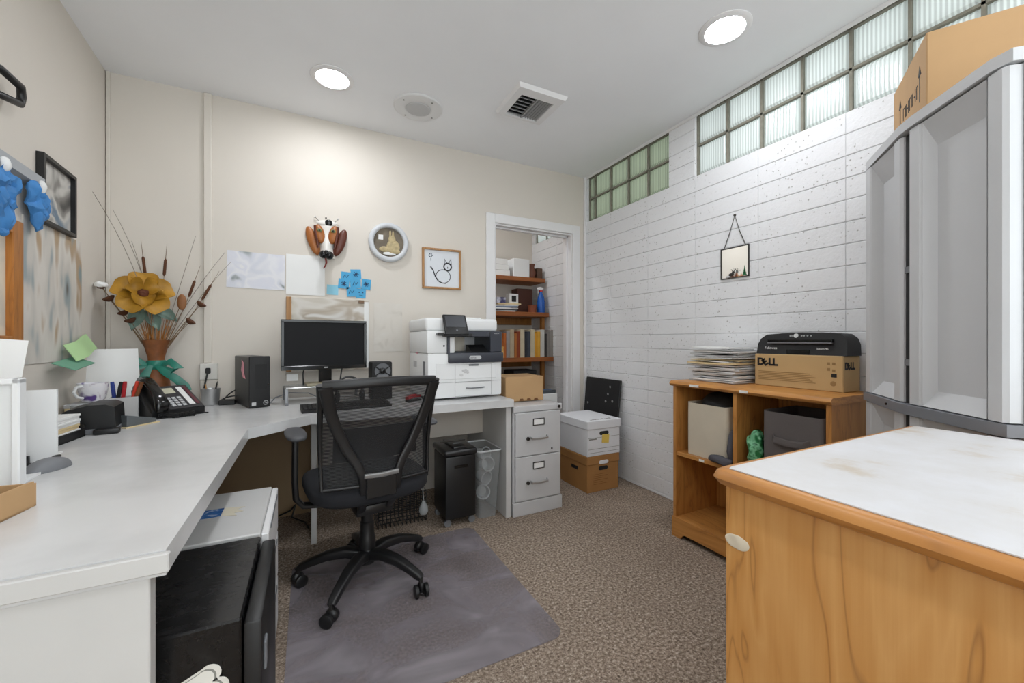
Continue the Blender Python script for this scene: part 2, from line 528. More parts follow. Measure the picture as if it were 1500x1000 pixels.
# trims
b = MB()
cw = .075
b.box(DX0 - cw, DX0, YB - .018, YB, 0, DZ + cw, .004).box(DX1, DX1 + cw, YB - .018, YB, 0, DZ + cw, .004)
b.box(DX0, DX1, YB - .018, YB, DZ, DZ + cw, .004)
b.box(DX0, DX0 + .012, YB, YB + .12, 0, DZ).box(DX1 - .012, DX1, YB, YB + .12, 0, DZ).box(DX0 + .012, DX1 - .012, YB, YB + .12, DZ - .012, DZ)
b.box(DX1 - .024, DX1 - .012, YB + .05, YB + .08, 0, DZ - .012).box(DX0 + .012, DX1 - .012, YB + .05, YB + .08, DZ - .024, DZ - .012)
struct(b.build('door_1', TRIM), 'white painted casing around the closet opening')
struct(MB().box(XR - .028, XR - .005, YB - .02, YB, 0, ZC, .003).build('trim_1', TRIM), 'thin white batten in the far corner')
struct(MB().box(XR - .012, XR - .005, YF, YB - .02, ZC - .022, ZC, .002).build('trim_2', TRIM), 'thin white strip where ceiling meets the block wall')
struct(MB().box(XL(YB) + .004, XL(YB) + .02, YB - .012, YB, .0, ZC, .003).build('trim_3', WALL), 'painted bead in the left corner')

# ------------------------------------------------------------------ ceiling fixtures
def downlight(x, y, label):
    t = thing('recessed_light', label, 'ceiling light', (x, y, ZC), 0, 'recessed ceiling lights')
    MB().lathe([(.112, 0), (.112, -.004), (.104, -.009), (.086, -.010), (.082, -.006), (.082, 0)], seg=40).build('trim_ring', TRIM, t)
    MB().lathe([(.082, -.005), (.06, -.0075), (.0, -.009)], seg=40).build('diffuser', LIGHTEM, t)
    return t
downlight(.118, 2.445, 'lit round recessed ceiling light above the desk, beside the round speaker grille')
downlight(1.737, 1.232, 'lit round recessed ceiling light close to the glass blocks')
for x, y, l in ((.118, 1.05, 'unseen recessed light added to the ceiling above the near end of the desk'),
                (.118, -.55, 'recessed fill light added behind the viewpoint on the desk side'),
                (1.737, -.35, 'recessed fill light added behind the viewpoint on the block wall side'),
                (1.15, 3.45, 'unseen recessed light added to the ceiling inside the closet')):
    downlight(x, y, l)  # unseen lamps added out of view to brighten the room and closet

t = thing('ceiling_speaker', 'round white perforated speaker grille in the ceiling near the back wall', 'speaker', (.613, 2.513, ZC))
MB().lathe([(.150, 0), (.150, -.004), (.143, -.010), (.085, -.014), (.080, -.012), (.078, -.010), (.0, -.010)], seg=48).build('flange', mat('speaker_white', '#e2e2e2', .5), t)
b = MB().lathe([(.076, -.0101), (.072, -.016), (.04, -.019), (0, -.020)], seg=40)
b.build('grille', mat('grille_mesh', '#c4c4c4', .6, bump=.8, bscale=700), t)
for k in range(4):
    an = R(30 + 90 * k)
    MB().lathe([(.005, -.008), (.005, -.014), (0, -.0145)], (.118 * math.cos(an), .118 * math.sin(an), 0), 10).build('screw', mat('dull_steel', '#8a8a88', .4, .6), t)

t = thing('air_vent', 'square white air supply register with dark louvres in the ceiling', 'vent', (1.222, 2.165, ZC))
b = MB()
O, I, zz = .165, .112, -.012
def frame_ring(b, o, i, z0, z1, dx=0, dy=0):
    A = [b.bm.verts.new((sx * o, sy * o, z0)) for sx, sy in ((-1, -1), (1, -1), (1, 1), (-1, 1))]
    B = [b.bm.verts.new((sx * (o - .012), sy * (o - .012), z1)) for sx, sy in ((-1, -1), (1, -1), (1, 1), (-1, 1))]
    C = [b.bm.verts.new((dx + sx * i, dy + sy * i, z1)) for sx, sy in ((-1, -1), (1, -1), (1, 1), (-1, 1))]
    D = [b.bm.verts.new((dx + sx * i, dy + sy * i, z0)) for sx, sy in ((-1, -1), (1, -1), (1, 1), (-1, 1))]
    for k in range(4):
        n = (k + 1) % 4
        for P, Q in ((A, B), (B, C), (C, D)): b.bm.faces.new((P[k], P[n], Q[n], Q[k]))
frame_ring(b, .165, .110, 0, -.022, 0, .02)
b.build('frame', TRIM, t)
MB().box(-.11, .11, -.09, .13, -.003, -.001).build('backing', mat('duct_dark', '#1c1c1c', .9), t)
b = MB()
for k in range(6):
    y = -.075 + .034 * k + .02
    b.box(-.110, -.004, y - .010, y + .010, -.0015, .0015, M=Matrix.Translation((0, y, -.012)) @ Matrix.Rotation(R(50), 4, 'X') @ Matrix.Translation((0, -y, 0)))
for k in range(6):
    x = .012 + .018 * k
    b.box(x - .006, x + .006, -.09, .13, -.0012, .0012, M=Matrix.Translation((x, 0, -.012)) @ Matrix.Rotation(R(50), 4, 'Y') @ Matrix.Translation((-x, 0, 0)))
b.box(-.004, .004, -.09, .13, -.022, -.004)
b.build('louvres', mat('louvre_grey', '#9b9b9b', .5), t, smooth=0)

# ------------------------------------------------------------------ desk
t = thing('corner_desk', 'white laminate corner desk running along the left and back walls', 'desk', (0, 0, 0))
xb = XL(.9) + .015
poly = [(xb, .9), (-.222, .9), (-.222, 1.98), (.008, 2.192), (1.13, 2.21), (1.13, YB - .025), (XL(YB) + .03, YB - .025)]
b = MB().prism(poly, .690, .735)
b.build('desktop', DESK, t)
b = MB()
b.box(xb, -.245, .905, .935, 0, .689, .002)
b.build('end_panel', DESKP, t)
MB().box(1.088, 1.123, 2.235, YB - .03, 0, .689, .002).build('end_panel', DESKP, t)
MB().box(.012, .040, 2.42, YB - .03, 0, .689, .002).build('support_panel', DESKP, t)
MB().box(XL(YB) + .04, .011, 2.885, 2.905, .0, .689).build('back_panel', mat('tan_backing', '#a98f6d', .6), t)  # tan sheet before the back wall, from carpet up to the desktop
MB().box(.041, 1.087, 2.61, 2.63, .455, .689).build('modesty_panel', PANEL_TAN, t)
MB().box(xb, -.215, .886, .899, .70, .733, .002).build('edge_band', DESKP, t)

# drawer pedestal under the left run
t = thing('drawer_pedestal', 'white drawer pedestal under the left run of the desk', 'cabinet', (0, 0, 0))
MB().box(-.62, -.125, 1.375, 1.79, .012, .54, .003).build('body', DESKP, t)
for k, (z0, z1) in enumerate(((.03, .20), (.21, .37), (.38, .535))):
    d = MB().box(-.124, -.105, 1.378, 1.787, z0, z1, .003).build('drawer', TRIM, t)
    MB().box(-.126, -.103, 1.45, 1.72, z1 - .016, z1 - .004).build('finger_pull', GREYPL, d)
b = MB().box(-.32, -.25, 1.56, 1.63, .5405, .5412)
b.build('blue_sticker', blotch('blue_print', ['#1f4f8f', '#2f6db5', '#d9e3ee'], 40), t)
b = MB().prism([(-.25, 1.56), (-.205, 1.545), (-.215, 1.57), (-.19, 1.575), (-.21, 1.60), (-.19, 1.615), (-.25, 1.63)], .5405, .5412)
b.build('torn_sticker', mat('tan_sticker', '#cfc7b2', .7), t)

# black safe / fridge in front of it
t = thing('mini_fridge', 'black metal compact fridge with scuffed top under the desk', 'fridge', (0, 0, 0))
MB().box(-.56, -.122, .978, 1.366, .015, .535, .004).build('cabinet_shell', SCUFF, t)
d = MB().box(-.119, -.086, .981, 1.364, .03, .522, .006, 2).build('door', BLK, t)
MB().box(-.0855, -.080, 1.00, 1.03, .40, .46, .002).build('handle', GREYPL, d)
for px, py in ((-.52, 1.07), (-.16, 1.07), (-.52, 1.33), (-.16, 1.33)):
    MB().cyl((px, py, 0), (px, py, .016), .016).build('foot', BLK, t)
# bone-shaped sticker on its near face
st = bpy.data.objects.new('bone_sticker', None); COL.objects.link(st); st.parent = t; st.location = (-.222, .9775, .403); st.rotation_euler = (R(90), R(-24), 0)
def bone(sc):
    pts = []
    for cx, cy, a0, a1 in ((.06, .016, -60, 110), (-.06, .016, 70, 240), (-.06, -.016, 120, 290), (.06, -.016, 250, 420)):
        for k in range(9):
            a = R(a0 + (a1 - a0) * k / 8); pts.append((cx * sc + .019 * sc * math.cos(a), cy * sc + .019 * sc * math.sin(a)))
    return pts
MB().prism(bone(1.0), 0, .0006).build('sticker_outline', mat('sticker_white', '#e4e2da', .6), st)
MB().prism(bone(.88), .0006, .0009).build('sticker_line', mat('sticker_ring', '#8f8f88', .6), st)
MB().prism(bone(.83), .0009, .0012).build('sticker_face', mat('sticker_face', '#eae8e0', .6), st)

# ------------------------------------------------------------------ office chair
ch = thing('office_chair', 'black mesh-back swivel office chair on five casters, facing the desk', 'chair', (.24, 1.95, 0), R(7.5))
hub = MB().lathe([(.0, .085), (.035, .085), (.042, .10), (.042, .135), (.034, .15), (0, .15)], seg=24)
hub.build('hub', CHBLK, ch)
for k, an in enumerate((163, 237, 310, 23, 95)):
    a = R(an - 7.5); dx, dy = math.cos(a), math.sin(a); sx = (-dy, dx, 0)
    P = lambda r, z: (dx * r, dy * r, z)
    leg = MB().loft([P(.03, .125), P(.09, .137), P(.17, .128), P(.24, .105), P(.285, .086), P(.300, .078)], [.055, .052, .046, .040, .036, .028],
                    [.045, .044, .038, .032, .030, .02], sx, .5)
    leg.build('base_leg', CHBLK, ch)
    ca = bpy.data.objects.new('caster', None); COL.objects.link(ca); ca.parent = ch
    ca.location = (dx * .297, dy * .297, 0); ca.rotation_euler = (0, 0, a + R(40 + 50 * k))
    MB().cyl((0, 0, .045), (0, 0, .085), .009, seg=10).build('caster_stem', DKMET, ca)
    MB().ell((0, .0, .040), (.026, .014, .024), 12).build('caster_hood', CHBLK, ca)
    for s in (-1, 1):
        MB().lathe([(.0, -.009), (.022, -.009), (.027, -.006), (.027, .006), (.022, .009), (0, .009)], (-.008, s * .021, .0285), 20, 'y').build('caster_wheel', BLK, ca)
MB().lathe([(.036, .15), (.036, .20), (.030, .215), (.030, .27), (.026, .275), (.026, .36), (0, .36)], seg=24).build('gas_column', CHBLK, ch)
MB().box(-.08, .08, -.14, .14, .35, .395, .012, 2).build('tilt_mechanism', CHBLK, ch)
def seatfn():
    b = MB(); b.ell((0, 0, 0), (1, 1, 1), 32, e=.55)
    for v in b.bm.verts:
        x, y, z = v.co
        zz = z * (.052 if z > 0 else .045)
        zz += .012 * (abs(x) ** 2) - .014 * max(0, y) ** 3
        v.co = (x * .255, y * .245 + .03, .450 + zz)
    return b
seatfn().build('seat', FABBLK, ch, smooth=80)
def BY(z):   # rake of the back, local y at height z
    return -.195 - .05 * ((z - .62) / .3) ** 2 - (.02 if z > .62 else 0) * ((z - .62) / .3)
def bowl(x): return .035 * (abs(x) / .23) ** 2
def meshpanel(u, v):
    z = .505 + .425 * v
    wd = .225 - .012 * (1 - v) - .02 * max(0, .12 - v) / .12
    x = (u * 2 - 1) * wd
    return (x, BY(z) + bowl(x), z)
MB().grid(meshpanel, 16, 18).build('mesh_back', CHMESH, ch, smooth=80)
fr = MB()
def bp(x, z, off=-.006): return (x, BY(z) + bowl(x) + off, z)
# outer loop
fr.loft([bp(x, .925 + .008 * (1 - (x / .22) ** 2)) for x in [-.225 + .45 * k / 14 for k in range(15)]], [.040] * 15, [.026] * 15, (0, 0, 1), .6)
for s in (-1, 1):
    zs = [.93, .85, .75, .65, .57, .52, .505]
    fr.loft([bp(s * (.232 - .012 * (1 - (z - .505) / .425)), z) for z in zs], [.034, .024, .018, .015, .014, .014, .014], [.026, .022, .02, .018, .016, .016, .016], (1, 0, 0), .7)
fr.loft([bp(x, .507) for x in [-.215 + .43 * k / 10 for k in range(11)]], [.014] * 11, [.016] * 11, (0, 0, 1), .7)
fr.build('back_frame', CHBLK, ch, smooth=60)
for s in (-1, 1):
    pts = [(.218, .92), (.200, .83), (.172, .75), (.132, .66), (.092, .595), (.072, .55), (.066, .49), (.062, .42), (.058, .375)]
    P = [Vector(bp(s * x, z, -.022)) for x, z in pts]
    P[-1].y = -.13; P[-2].y = -.17; P[-3].y = -.212
    MB().loft(P, [.050, .046, .042, .038, .036, .036, .036, .036, .034], [.022] * 9, (1, 0, 0), .55).build('back_support', CHBLK, ch, smooth=60)
MB().loft([(-.07, BY(.55) - .03, .55), (0, BY(.55) - .03, .546), (.07, BY(.55) - .03, .55)], [.020] * 3, [.014] * 3, (0, 0, 1), .6).build('crossbar', mat('satin_grey', '#8c8c8c', .3, .4), ch)
MB().box(-.062, .062, -.232, -.217, .455, .54, .004).build('back_plate', CHBLK, ch)
MB().grid(lambda u, v: ((u * 2 - 1) * .175, BY(.62 + .14 * v) + bowl((u * 2 - 1) * .175) + .022, .60 + .14 * v), 10, 6, .012).build('lumbar_pad', mat('lumbar_black', '#202022', .6), ch)
for s in (-1, 1):
    MB().loft([(s * .10, .02, .385), (s * .20, .02, .385), (s * .262, .02, .395), (s * .288, .02, .43), (s * .292, .02, .50), (s * .290, .02, .685)],
              [.05, .05, .05, .05, .048, .044], [.016, .018, .022, .024, .024, .024], (0, 1, 0), .6).build('armrest_bracket', CHBLK, ch)
    b = MB(); b.ell((s * .288, .035, .700), (.040, .125, .016), 24, e=.75); b.build('armrest_pad', mat('armrest_grey', '#4b4c50', .5), ch, smooth=80)

# ------------------------------------------------------------------ chair mat and floor things
def rrect(x0, x1, y0, y1, r, n=6):
    pts = []
    for cx, cy, a in ((x1 - r, y0 + r, -90), (x1 - r, y1 - r, 0), (x0 + r, y1 - r, 90), (x0 + r, y0 + r, 180)):
        for k in range(n + 1):
            q = R(a + 90 * k / n); pts.append((cx + r * math.cos(q), cy + r * math.sin(q)))
    return pts
tag(MB().prism(rrect(-.07, .855, 1.25, 2.225, .05), .001, .0045).build('chair_mat', chairmat_mat()), 'scuffed clear vinyl chair mat on the carpet under the office chair', 'mat')

t = thing('paper_shredder', 'tall black paper shredder on casters under the desk', 'shredder', (.806, 2.38, 0))
MB().box(-.094, .094, -.115, .13, .045, .415, .010, 2).build('bin', BLK, t)
b = MB().box(-.104, .104, -.125, .14, .416, .455, .016, 3).box(-.04, .04, -.10, .12, .45, .468, .006, 2)
b.build('shredder_head', mat('shredder_top', '#232324', .3), t)
MB().box(-.02, .03, -.03, -.005, .4675, .470).build('control_strip', GREYPL, t)
MB().box(-.08, .08, .03, .042, .4675, .4695).build('feed_slot', BLKG, t)
MB().box(-.042, .042, -.1165, -.114, .345, .362).build('bin_handle', BLKG, t)
for px, py in ((-.075, -.09), (.075, -.09), (-.075, .10), (.075, .10)):
    c = MB().lathe([(0, -.008), (.021, -.008), (.021, .008), (0, .008)], (px, py, .021), 16, 'y').build('caster', GREYPL, t)
    MB().cyl((px, py, .03), (px, py, .048), .007, seg=8).build('caster_stem', DKMET, c)

t = thing('waste_bin', 'translucent waste bin holding clear plastic packaging, between shredder and desk panel', 'bin', (.995, 2.40, 0))
b = MB()
n = 4
lo = rrect(-.058, .058, -.10, .10, .02); hi = rrect(-.080, .080, -.135, .135, .025)
for pa, pb, z0, z1 in ((lo, hi, .002, .42),):
    A = [b.bm.verts.new((x, y, z0)) for x, y in pa]; B = [b.bm.verts.new((x, y, z1)) for x, y in pb]
    for k in range(len(A)): b.bm.faces.new((A[k], A[(k + 1) % len(A)], B[(k + 1) % len(A)], B[k]))
    b.bm.faces.new(A[::-1])
b.build('bin_body', BINPL, t, smooth=60)
MB().path([(x, y, .42) for x, y in hi] + [(hi[0][0], hi[0][1], .42)], .005, 6).build('rim', LGREY, t)
for k, (x, y, z, an) in enumerate(((.0, -.06, .32, 20), (.02, .04, .36, 70), (-.01, -.03, .14, -40), (.0, -.02, .23, 100))):
    o = thing('plastic_container', ('clear round plastic tub near the top of the waste bin', 'clear plastic lid poking above the waste bin rim', 'clear plastic cup low in the waste bin',
              'clear crumpled plastic tray midway in the waste bin')[k], 'packaging', (.995 + x, 2.40 + y, z), R(an), 'plastic packaging in the waste bin')
    MB().lathe([(.02, -.04), (.032, -.038), (.040, .03), (.046, .032), (.046, .036), (.038, .036), (.030, -.03), (0, -.03)], seg=20).build('tub', CLOUDPL, o, smooth=60)
    o.rotation_euler = (R(70), R(an), 0)

# filing cabinet
t = thing('filing_cabinet', 'two-drawer light grey metal filing cabinet at the right end of the desk', 'cabinet', (1.131, 2.222, 0))
MB().box(.002, .358, .012, .66, 0, .683, .003).build('cabinet_body', FILEGREY, t)
MB().box(0, .36, -.002, .02, .648, .686, .003).build('top_rail', FILEGREY, t)
MB().box(0, .36, -.002, .02, 0, .085, .002).build('plinth', FILEGREY, t)
for z0, z1 in ((.092, .366), (.372, .643)):
    d = MB().box(.014, .346, -.004, .012, z0, z1, .003).build('drawer', FILEGREY, t)
    zz = z1 - .062
    b = MB()
    b.box(.138, .222, -.008, -.003, zz - .022, zz - .017).box(.138, .222, -.008, -.003, zz + .017, zz + .022).box(.138, .143, -.008, -.003, zz - .022, zz + .022).box(.217, .222, -.008, -.003, zz - .022, zz + .022)
    b.build('label_holder', DKMET, d)
    MB().box(.143, .217, -.0055, -.0035, zz - .017, zz + .017).build('label_card', PAPER, d)
    b = MB().loft([(.12, -.004, zz - .095), (.122, -.026, zz - .10), (.18, -.032, zz - .102), (.238, -.026, zz - .10), (.24, -.004, zz - .095)], [.014] * 5, [.006] * 5, (0, 0, 1), .6)
    b.build('handle', STEEL, d)
    MB().lathe([(.0, -.022), (.010, -.021), (.012, -.012), (.006, -.004)], (.098, 0, zz - .10), 14, 'y').build('thumb_latch', DKMET, d)
MB().lathe([(0, -.007), (.010, -.006), (.010, .0)], (.335, 0, .667), 14, 'y').build('lock', DKMET, t)
MB().lathe([(0, -.008), (.006, -.007), (.006, -.003)], (.278, 0, .40), 10, 'y').build('button', DKMET, t)

def carton(name, label, cat, loc, rz, sx, sy, sz, m, tape=None, group=None, flaps=True):
    t = thing(name, label, cat, loc, rz, group)
    MB().box(0, sx, 0, sy, 0, sz, .003).build('box_body', m, t)
    if flaps:
        MB().box(.004, sx - .004, sy * .5 - .001, sy * .5 + .001, sz - .001, sz + .0008).build('flap_seam', mat('carton_seam', '#8f6a3f', .8), t)
    if tape: MB().box(-.0006, sx + .0006, sy * .5 - .024, sy * .5 + .024, sz - .05, sz + .0012).build('packing_tape', tape, t)
    return t
TAPE = mat('clear_tape', '#d8c29a', .15)
t = carton('cardboard_box', 'small plain tan cardboard box on top of the grey filing cabinet', 'box', (1.165, 2.40, .688), R(-2), .285, .24, .165, CARD)
for k in range(3):
    MB().prism([(.10 + .055 * k, .004), (.135 + .055 * k, .004), (.128 + .055 * k, .018), (.107 + .055 * k, .018)], -.0012, .0, 'y').build('printed_mark', mat('brown_mark', '#6d4524', .8), t)

# banker boxes in the corner
def banker(name, label, x, y, z, sx, sy, sz, body, lid, rz=0):
    t = thing(name, label, 'box', (x, y, z), rz)
    MB().box(.006, sx - .006, .006, sy - .006, 0, sz - .004, .003).build('box_body', body, t)
    b = MB().box(0, sx, 0, sy, sz - .062, sz, .004)
    b.build('lid', lid, t)
    def slot(cx, w, h, zc, off, mm, nm):
        pts = [(cx + (w / 2 - h / 2) * (1 if c else -1) + h / 2 * math.cos(R(a)), zc + h / 2 * math.sin(R(a))) for c, rng in ((1, range(-90, 91, 30)), (0, range(90, 271, 30))) for a in rng]
        MB().prism(pts, off - .0008, off, 'y').build(nm, mm, t)
    slot(sx / 2, .085, .028, sz - .095, .0055, BLKM, 'hand_hole')
    return t, slot
WHBOX = mat('white_boxboard', '#e3e4e7', .6)
KBOX = mat('kraft_boxboard', '#a87945', .75, var=.06)
t, sl = banker('archive_box', 'brown kraft storage box on the carpet, bottom of the corner stack', 1.775, 2.325, 0, .30, .385, .262, KBOX, KBOX)
sl(.15, .085, .028, .262 - .05, -.0008, WHBOX, 'white_tab')
MB().box(.005, .0059, .12, .20, .14, .165, .0).build('side_hand_hole', BLKM, t)
for k in range(6): MB().box(.06, .06 + .09 + .04 * (k % 2), .0048, .0056, .125 - .014 * k, .127 - .014 * k).build('printed_line', mat('brown_print', '#7d5228', .8), t)
t, sl = banker('archive_box', 'white storage box with yellow note, on top of the brown one in the corner', 1.772, 2.318, .263, .310, .395, .255, WHBOX, WHBOX)
for z in (.165, .085, .058):
    MB().box(.012, .298, .0048, .0056, z - .035, z - .033).build('printed_line', INKG, t)
for k in range(4): MB().box(.02 + .018 * k, .032 + .018 * k, .0046, .0056, .118, .126).build('printed_mark', INKG, t)
for k in range(9): MB().box(.05 + .022 * k, .066 + .022 * k, .03, .04 + .006 * (k % 3), .255, .2556).build('lid_print', INKG, t)
tag(MB().prism([(1.905, .355), (1.968, .348), (1.974, .410), (1.910, .416)], 2.3205, 2.3222, 'y').build('sticky_note', YNOTE), 'yellow sticky note on the front of the white storage box', 'sticky note')
# leaning black board
t = thing('black_board', 'black panel leaning against the block wall behind the storage boxes', 'board', (0, 0, 0))
b = MB()
P0, P1 = Vector((2.128, 2.72, 0)), Vector((2.128, 2.72, 0))
b.box(2.108, 2.124, 2.445, 2.88, 0.0, .78, .003)
for v in b.bm.verts: v.co.x += .085 * v.co.z / .78
b.build('panel', BLKM, t)
for y, z in ((2.83, .56), (2.56, .72), (2.60, .60), (2.52, .61), (2.58, .66)):
    o = MB().ell((2.107 + .085 * z / .78, y, z), (.002, .010, .010), 10); o.build('worn_spot', mat('worn_grey', '#8d8d8d', .7), t)

# ------------------------------------------------------------------ bookcase by the block wall
def bookcase(name, label, x0, x1, y0, y1, h, mtop, mside, divide, shelf_z, front_open=True):
    t = thing(name, label, 'bookcase', (0, 0, 0))
    tk = .020
    MB().box(x0 + .012, x1, y0, y0 + tk, 0, h - .03, .001).build('side_panel', mside, t)
    MB().box(x0 + .012, x1, y1 - tk, y1, 0, h - .03, .001).build('side_panel', mside, t)
    prof = [(x1 + .002, h - .03), (x0 + .008, h - .03), (x0 - .004, h - .026), (x0 - .010, h - .015), (x0 - .004, h - .004), (x0 + .008, h), (x1 + .002, h)]
    MB().prism([(p, q) for p, q in prof], y0 - .008, y1 + .008, 'y').build('top_board', mtop, t, smooth=50)
    MB().box(x1 - .008, x1 - .001, y0 + tk, y1 - tk, .02, h - .03).build('back_panel', mside, t)
    return t, tk
t, tk = bookcase('bookcase', 'honey oak low bookcase against the white block wall', 1.835, 2.200, .852, 1.628, .872, OAKY, OAKV, 1.26, .47)
MB().box(1.850, 2.19, 1.250, 1.270, .11, .841, .001).build('divider', OAKV, t)
MB().box(1.850, 2.19, 1.271, 1.607, .455, .475, .001).build('shelf', OAKY, t)
MB().box(1.850, 2.19, .873, 1.249, .455, .475, .001).build('shelf', OAKY, t)
MB().box(1.850, 2.19, .873, 1.607, .090, .110, .001).build('bottom_shelf', OAKY, t)
kick = [(.853, 0), (.91, 0), (.925, .022), (.94, .03), (1.54, .03), (1.555, .022), (1.57, 0), (1.627, 0), (1.627, .109), (.853, .109)]
MB().prism(kick, 1.836, 1.850, 'x').build('kickboard', OAKY, t)
for y, z, wd in ((1.50, .857, .055), (1.22, .857, .04), (1.46, .465, .03)):
    MB().box(1.824 if z > .8 else 1.8485, 1.827 if z > .8 else 1.8498, y - wd, y, z - .006, z + .006).build('torn_label', PAPER, t)

def fabric_bin(name, label, x0, x1, y0, y1, z0, h, m, handle=None, sag=.01):
    t = thing(name, label, 'bin', ((x0 + x1) / 2, (y0 + y1) / 2, z0))
    sx, sy = (x1 - x0) / 2, (y1 - y0) / 2
    b = MB()
    ring = rrect(-sx, sx, -sy, sy, .02, 4); ring2 = rrect(-sx + .008, sx - .008, -sy + .008, sy - .008, .015, 4)
    levels = []
    for z in [0, .3, .6, .85, 1]:
        levels.append([b.bm.verts.new((x * (1 + .01 * math.sin(z * 3)), y, z * h - (sag * (1 - (y / sy) ** 2) if z == 1 else 0))) for x, y in ring])
    levels.append([b.bm.verts.new((x, y, h - sag * (1 - min(1, (y / sy) ** 2)))) for x, y in ring2])
    levels.append([b.bm.verts.new((x, y, .02)) for x, y in ring2])
    for A, B in zip(levels, levels[1:]):
        for k in range(len(A)): b.bm.faces.new((A[k], A[(k + 1) % len(A)], B[(k + 1) % len(A)], B[k]))
    b.bm.faces.new(levels[0][::-1]); b.bm.faces.new(levels[-1])
    b.build('bin_body', m, t, smooth=50)
    if handle:
        MB().loft([(-sx - .002, -.075, h * .63), (-sx - .020, -.06, h * .60), (-sx - .024, 0, h * .585), (-sx - .020, .06, h * .60), (-sx - .002, .075, h * .63)], [.03] * 5, [.006] * 5, (0, 0, 1), .6).build('handle', m, t)
    return t
fabric_bin('fabric_bin', 'cream canvas storage bin in the left cubby of the bookcase', 1.875, 2.15, 1.315, 1.560, .4755, .285, FABCREAM)
fabric_bin('fabric_bin', 'grey canvas storage bin with a handle in the right cubby of the bookcase', 1.862, 2.15, .885, 1.135, .4755, .305, FABGREY, True)
def lump(name, label, cat, c, r, m, amt=.02, f=22, seed=1, e=.8, seg=28, rz=0):
    b = MB(); b.ell((0, 0, 0), r, seg, e=e); b.jitter(amt, f, seed); b.rotz(rz)
    o = b.build(name, m, None, 70, loc=c)
    return tag(o, label, cat)
lump('dark_jacket', 'dark clothing heaped in the top of the cream canvas bin', 'clothing', (2.01, 1.43, .765), (.11, .10, .05), BLKM, .02, 18, 4)
lump('grey_cloth', 'grey cloth hanging over the shelf edge beside the cream canvas bin', 'cloth', (1.90, 1.292, .565), (.055, .018, .085), CLOTHD, .008, 22, 2)
lump('grey_sweater', 'crumpled grey cloth lying on the shelf in front of the cream bin', 'cloth', (1.848, 1.335, .497), (.030, .062, .020), CLOTHD, .009, 24, 5)
lump('green_bag', 'crinkled green foil bag beside the grey canvas bin', 'bag', (1.895, 1.178, .575), (.045, .036, .098), GREENF, .018, 26, 3)

# paper stack on top
zz = .8725
PM = [PAPER, PAPERG, MANILA, PAPER, PAPERG, PAPER]
names = {id(PAPER): 'white papers', id(PAPERG): 'grey papers', id(MANILA): 'manila folder papers'}
for k in range(18):
    m = [PAPERG, PAPER, PAPERG, PAPER, PAPERG, PAPER, PAPERG, PAPER, PAPERG, MANILA, PAPER, MANILA, PAPERG, PAPER, PAPERG, PAPER, PAPERG, PAPER][k]
    th = random.uniform(.0055, .010)
    sx, sy = random.uniform(.20, .23), random.uniform(.25, .29)
    b = MB()
    ph, am = random.uniform(0, 6), random.uniform(.001, .0028)
    b.grid(lambda u, v: ((u - .5) * sx, (v - .5) * sy, am * math.sin(v * 5 + ph)), 3, 8, th)
    b.rotz(random.uniform(-.16, .16))
    zmin = min(v.co.z for v in b.bm.verts); zmax = max(v.co.z for v in b.bm.verts)
    b.move((0, 0, -zmin))
    o = b.build('paper_bundle', m, None, 30, loc=(2.062 + random.uniform(-.018, .018), 1.462 + random.uniform(-.02, .02), zz))
    zz += (zmax - zmin) * .93 + .0005
    tag(o, {id(PAPER): 'white paper bundle in the tall paper stack on the bookcase', id(PAPERG): 'greyish paper bundle in the tall paper stack on the bookcase',
            id(MANILA): 'manila folder sticking out of the tall paper stack on the bookcase'}[id(m)], 'paper', 'paper stack on the bookcase')

# carton with lettering
t = thing('toner_carton', 'tan carton with bold black lettering on top of the oak bookcase', 'box', (2.055, .905, .8725))
MB().box(0, .145, 0, .385, 0, .158, .003).build('carton_body', CARDD, t)
def dell(parent, loc, rot, s, along, up, nm='lettering'):
    L = Vector(loc); A = Vector(along); 
    for c, off, tl in (('D', 0, 0), ('E', .80, 1), ('L', 1.47, 0), ('L', 2.0, 0)):
        p = L + A * off * s * .95
        rr = (rot[0], rot[1], rot[2])
        o = txt(c, s * 1.25, INK, parent, p, rr, nm, .0005, bold=.0022 * s / .04)
        if tl:
            o.rotation_euler = (Matrix.Rotation(rot[2], 4, 'Z') @ Matrix.Rotation(rot[0], 4, 'X') @ Matrix.Rotation(R(38), 4, 'Z')).to_euler()
            o.location = p + A * s * .22 + Vector(up) * (-s * .13)
            o.scale = (.92, .92, 1)
dell(t, (-.0008, .372, .103), ROT_X, .040, (0, -1, 0), (0, 0, 1))
dell(t, (.012, -.0008, .100), ROT_Y, .034, (1, 0, 0), (0, 0, 1))
for k in range(6): MB().box(-.0008, 0, .13 - .012 * (k % 3), .365, .070 - .008 * k, .0735 - .008 * k).build('small_print', mat('tan_print', '#9c7d50', .8), t)
for (y, z) in ((.055, .125), (.035, .125), (.055, .10), (.035, .095)):
    MB().box(-.0008, 0, y - .006, y + .006, z - .008, z + .004).build('symbol', mat('tan_print', '#9c7d50', .8), t)
MB().box(-.0009, 0, .024, .044, .064, .080).build('symbol', INK, t)
MB().lathe([(.011, -.0009), (.011, 0)], (0, .037, .036), 16, 'x').build('symbol', mat('tan_print', '#9c7d50', .8), t)

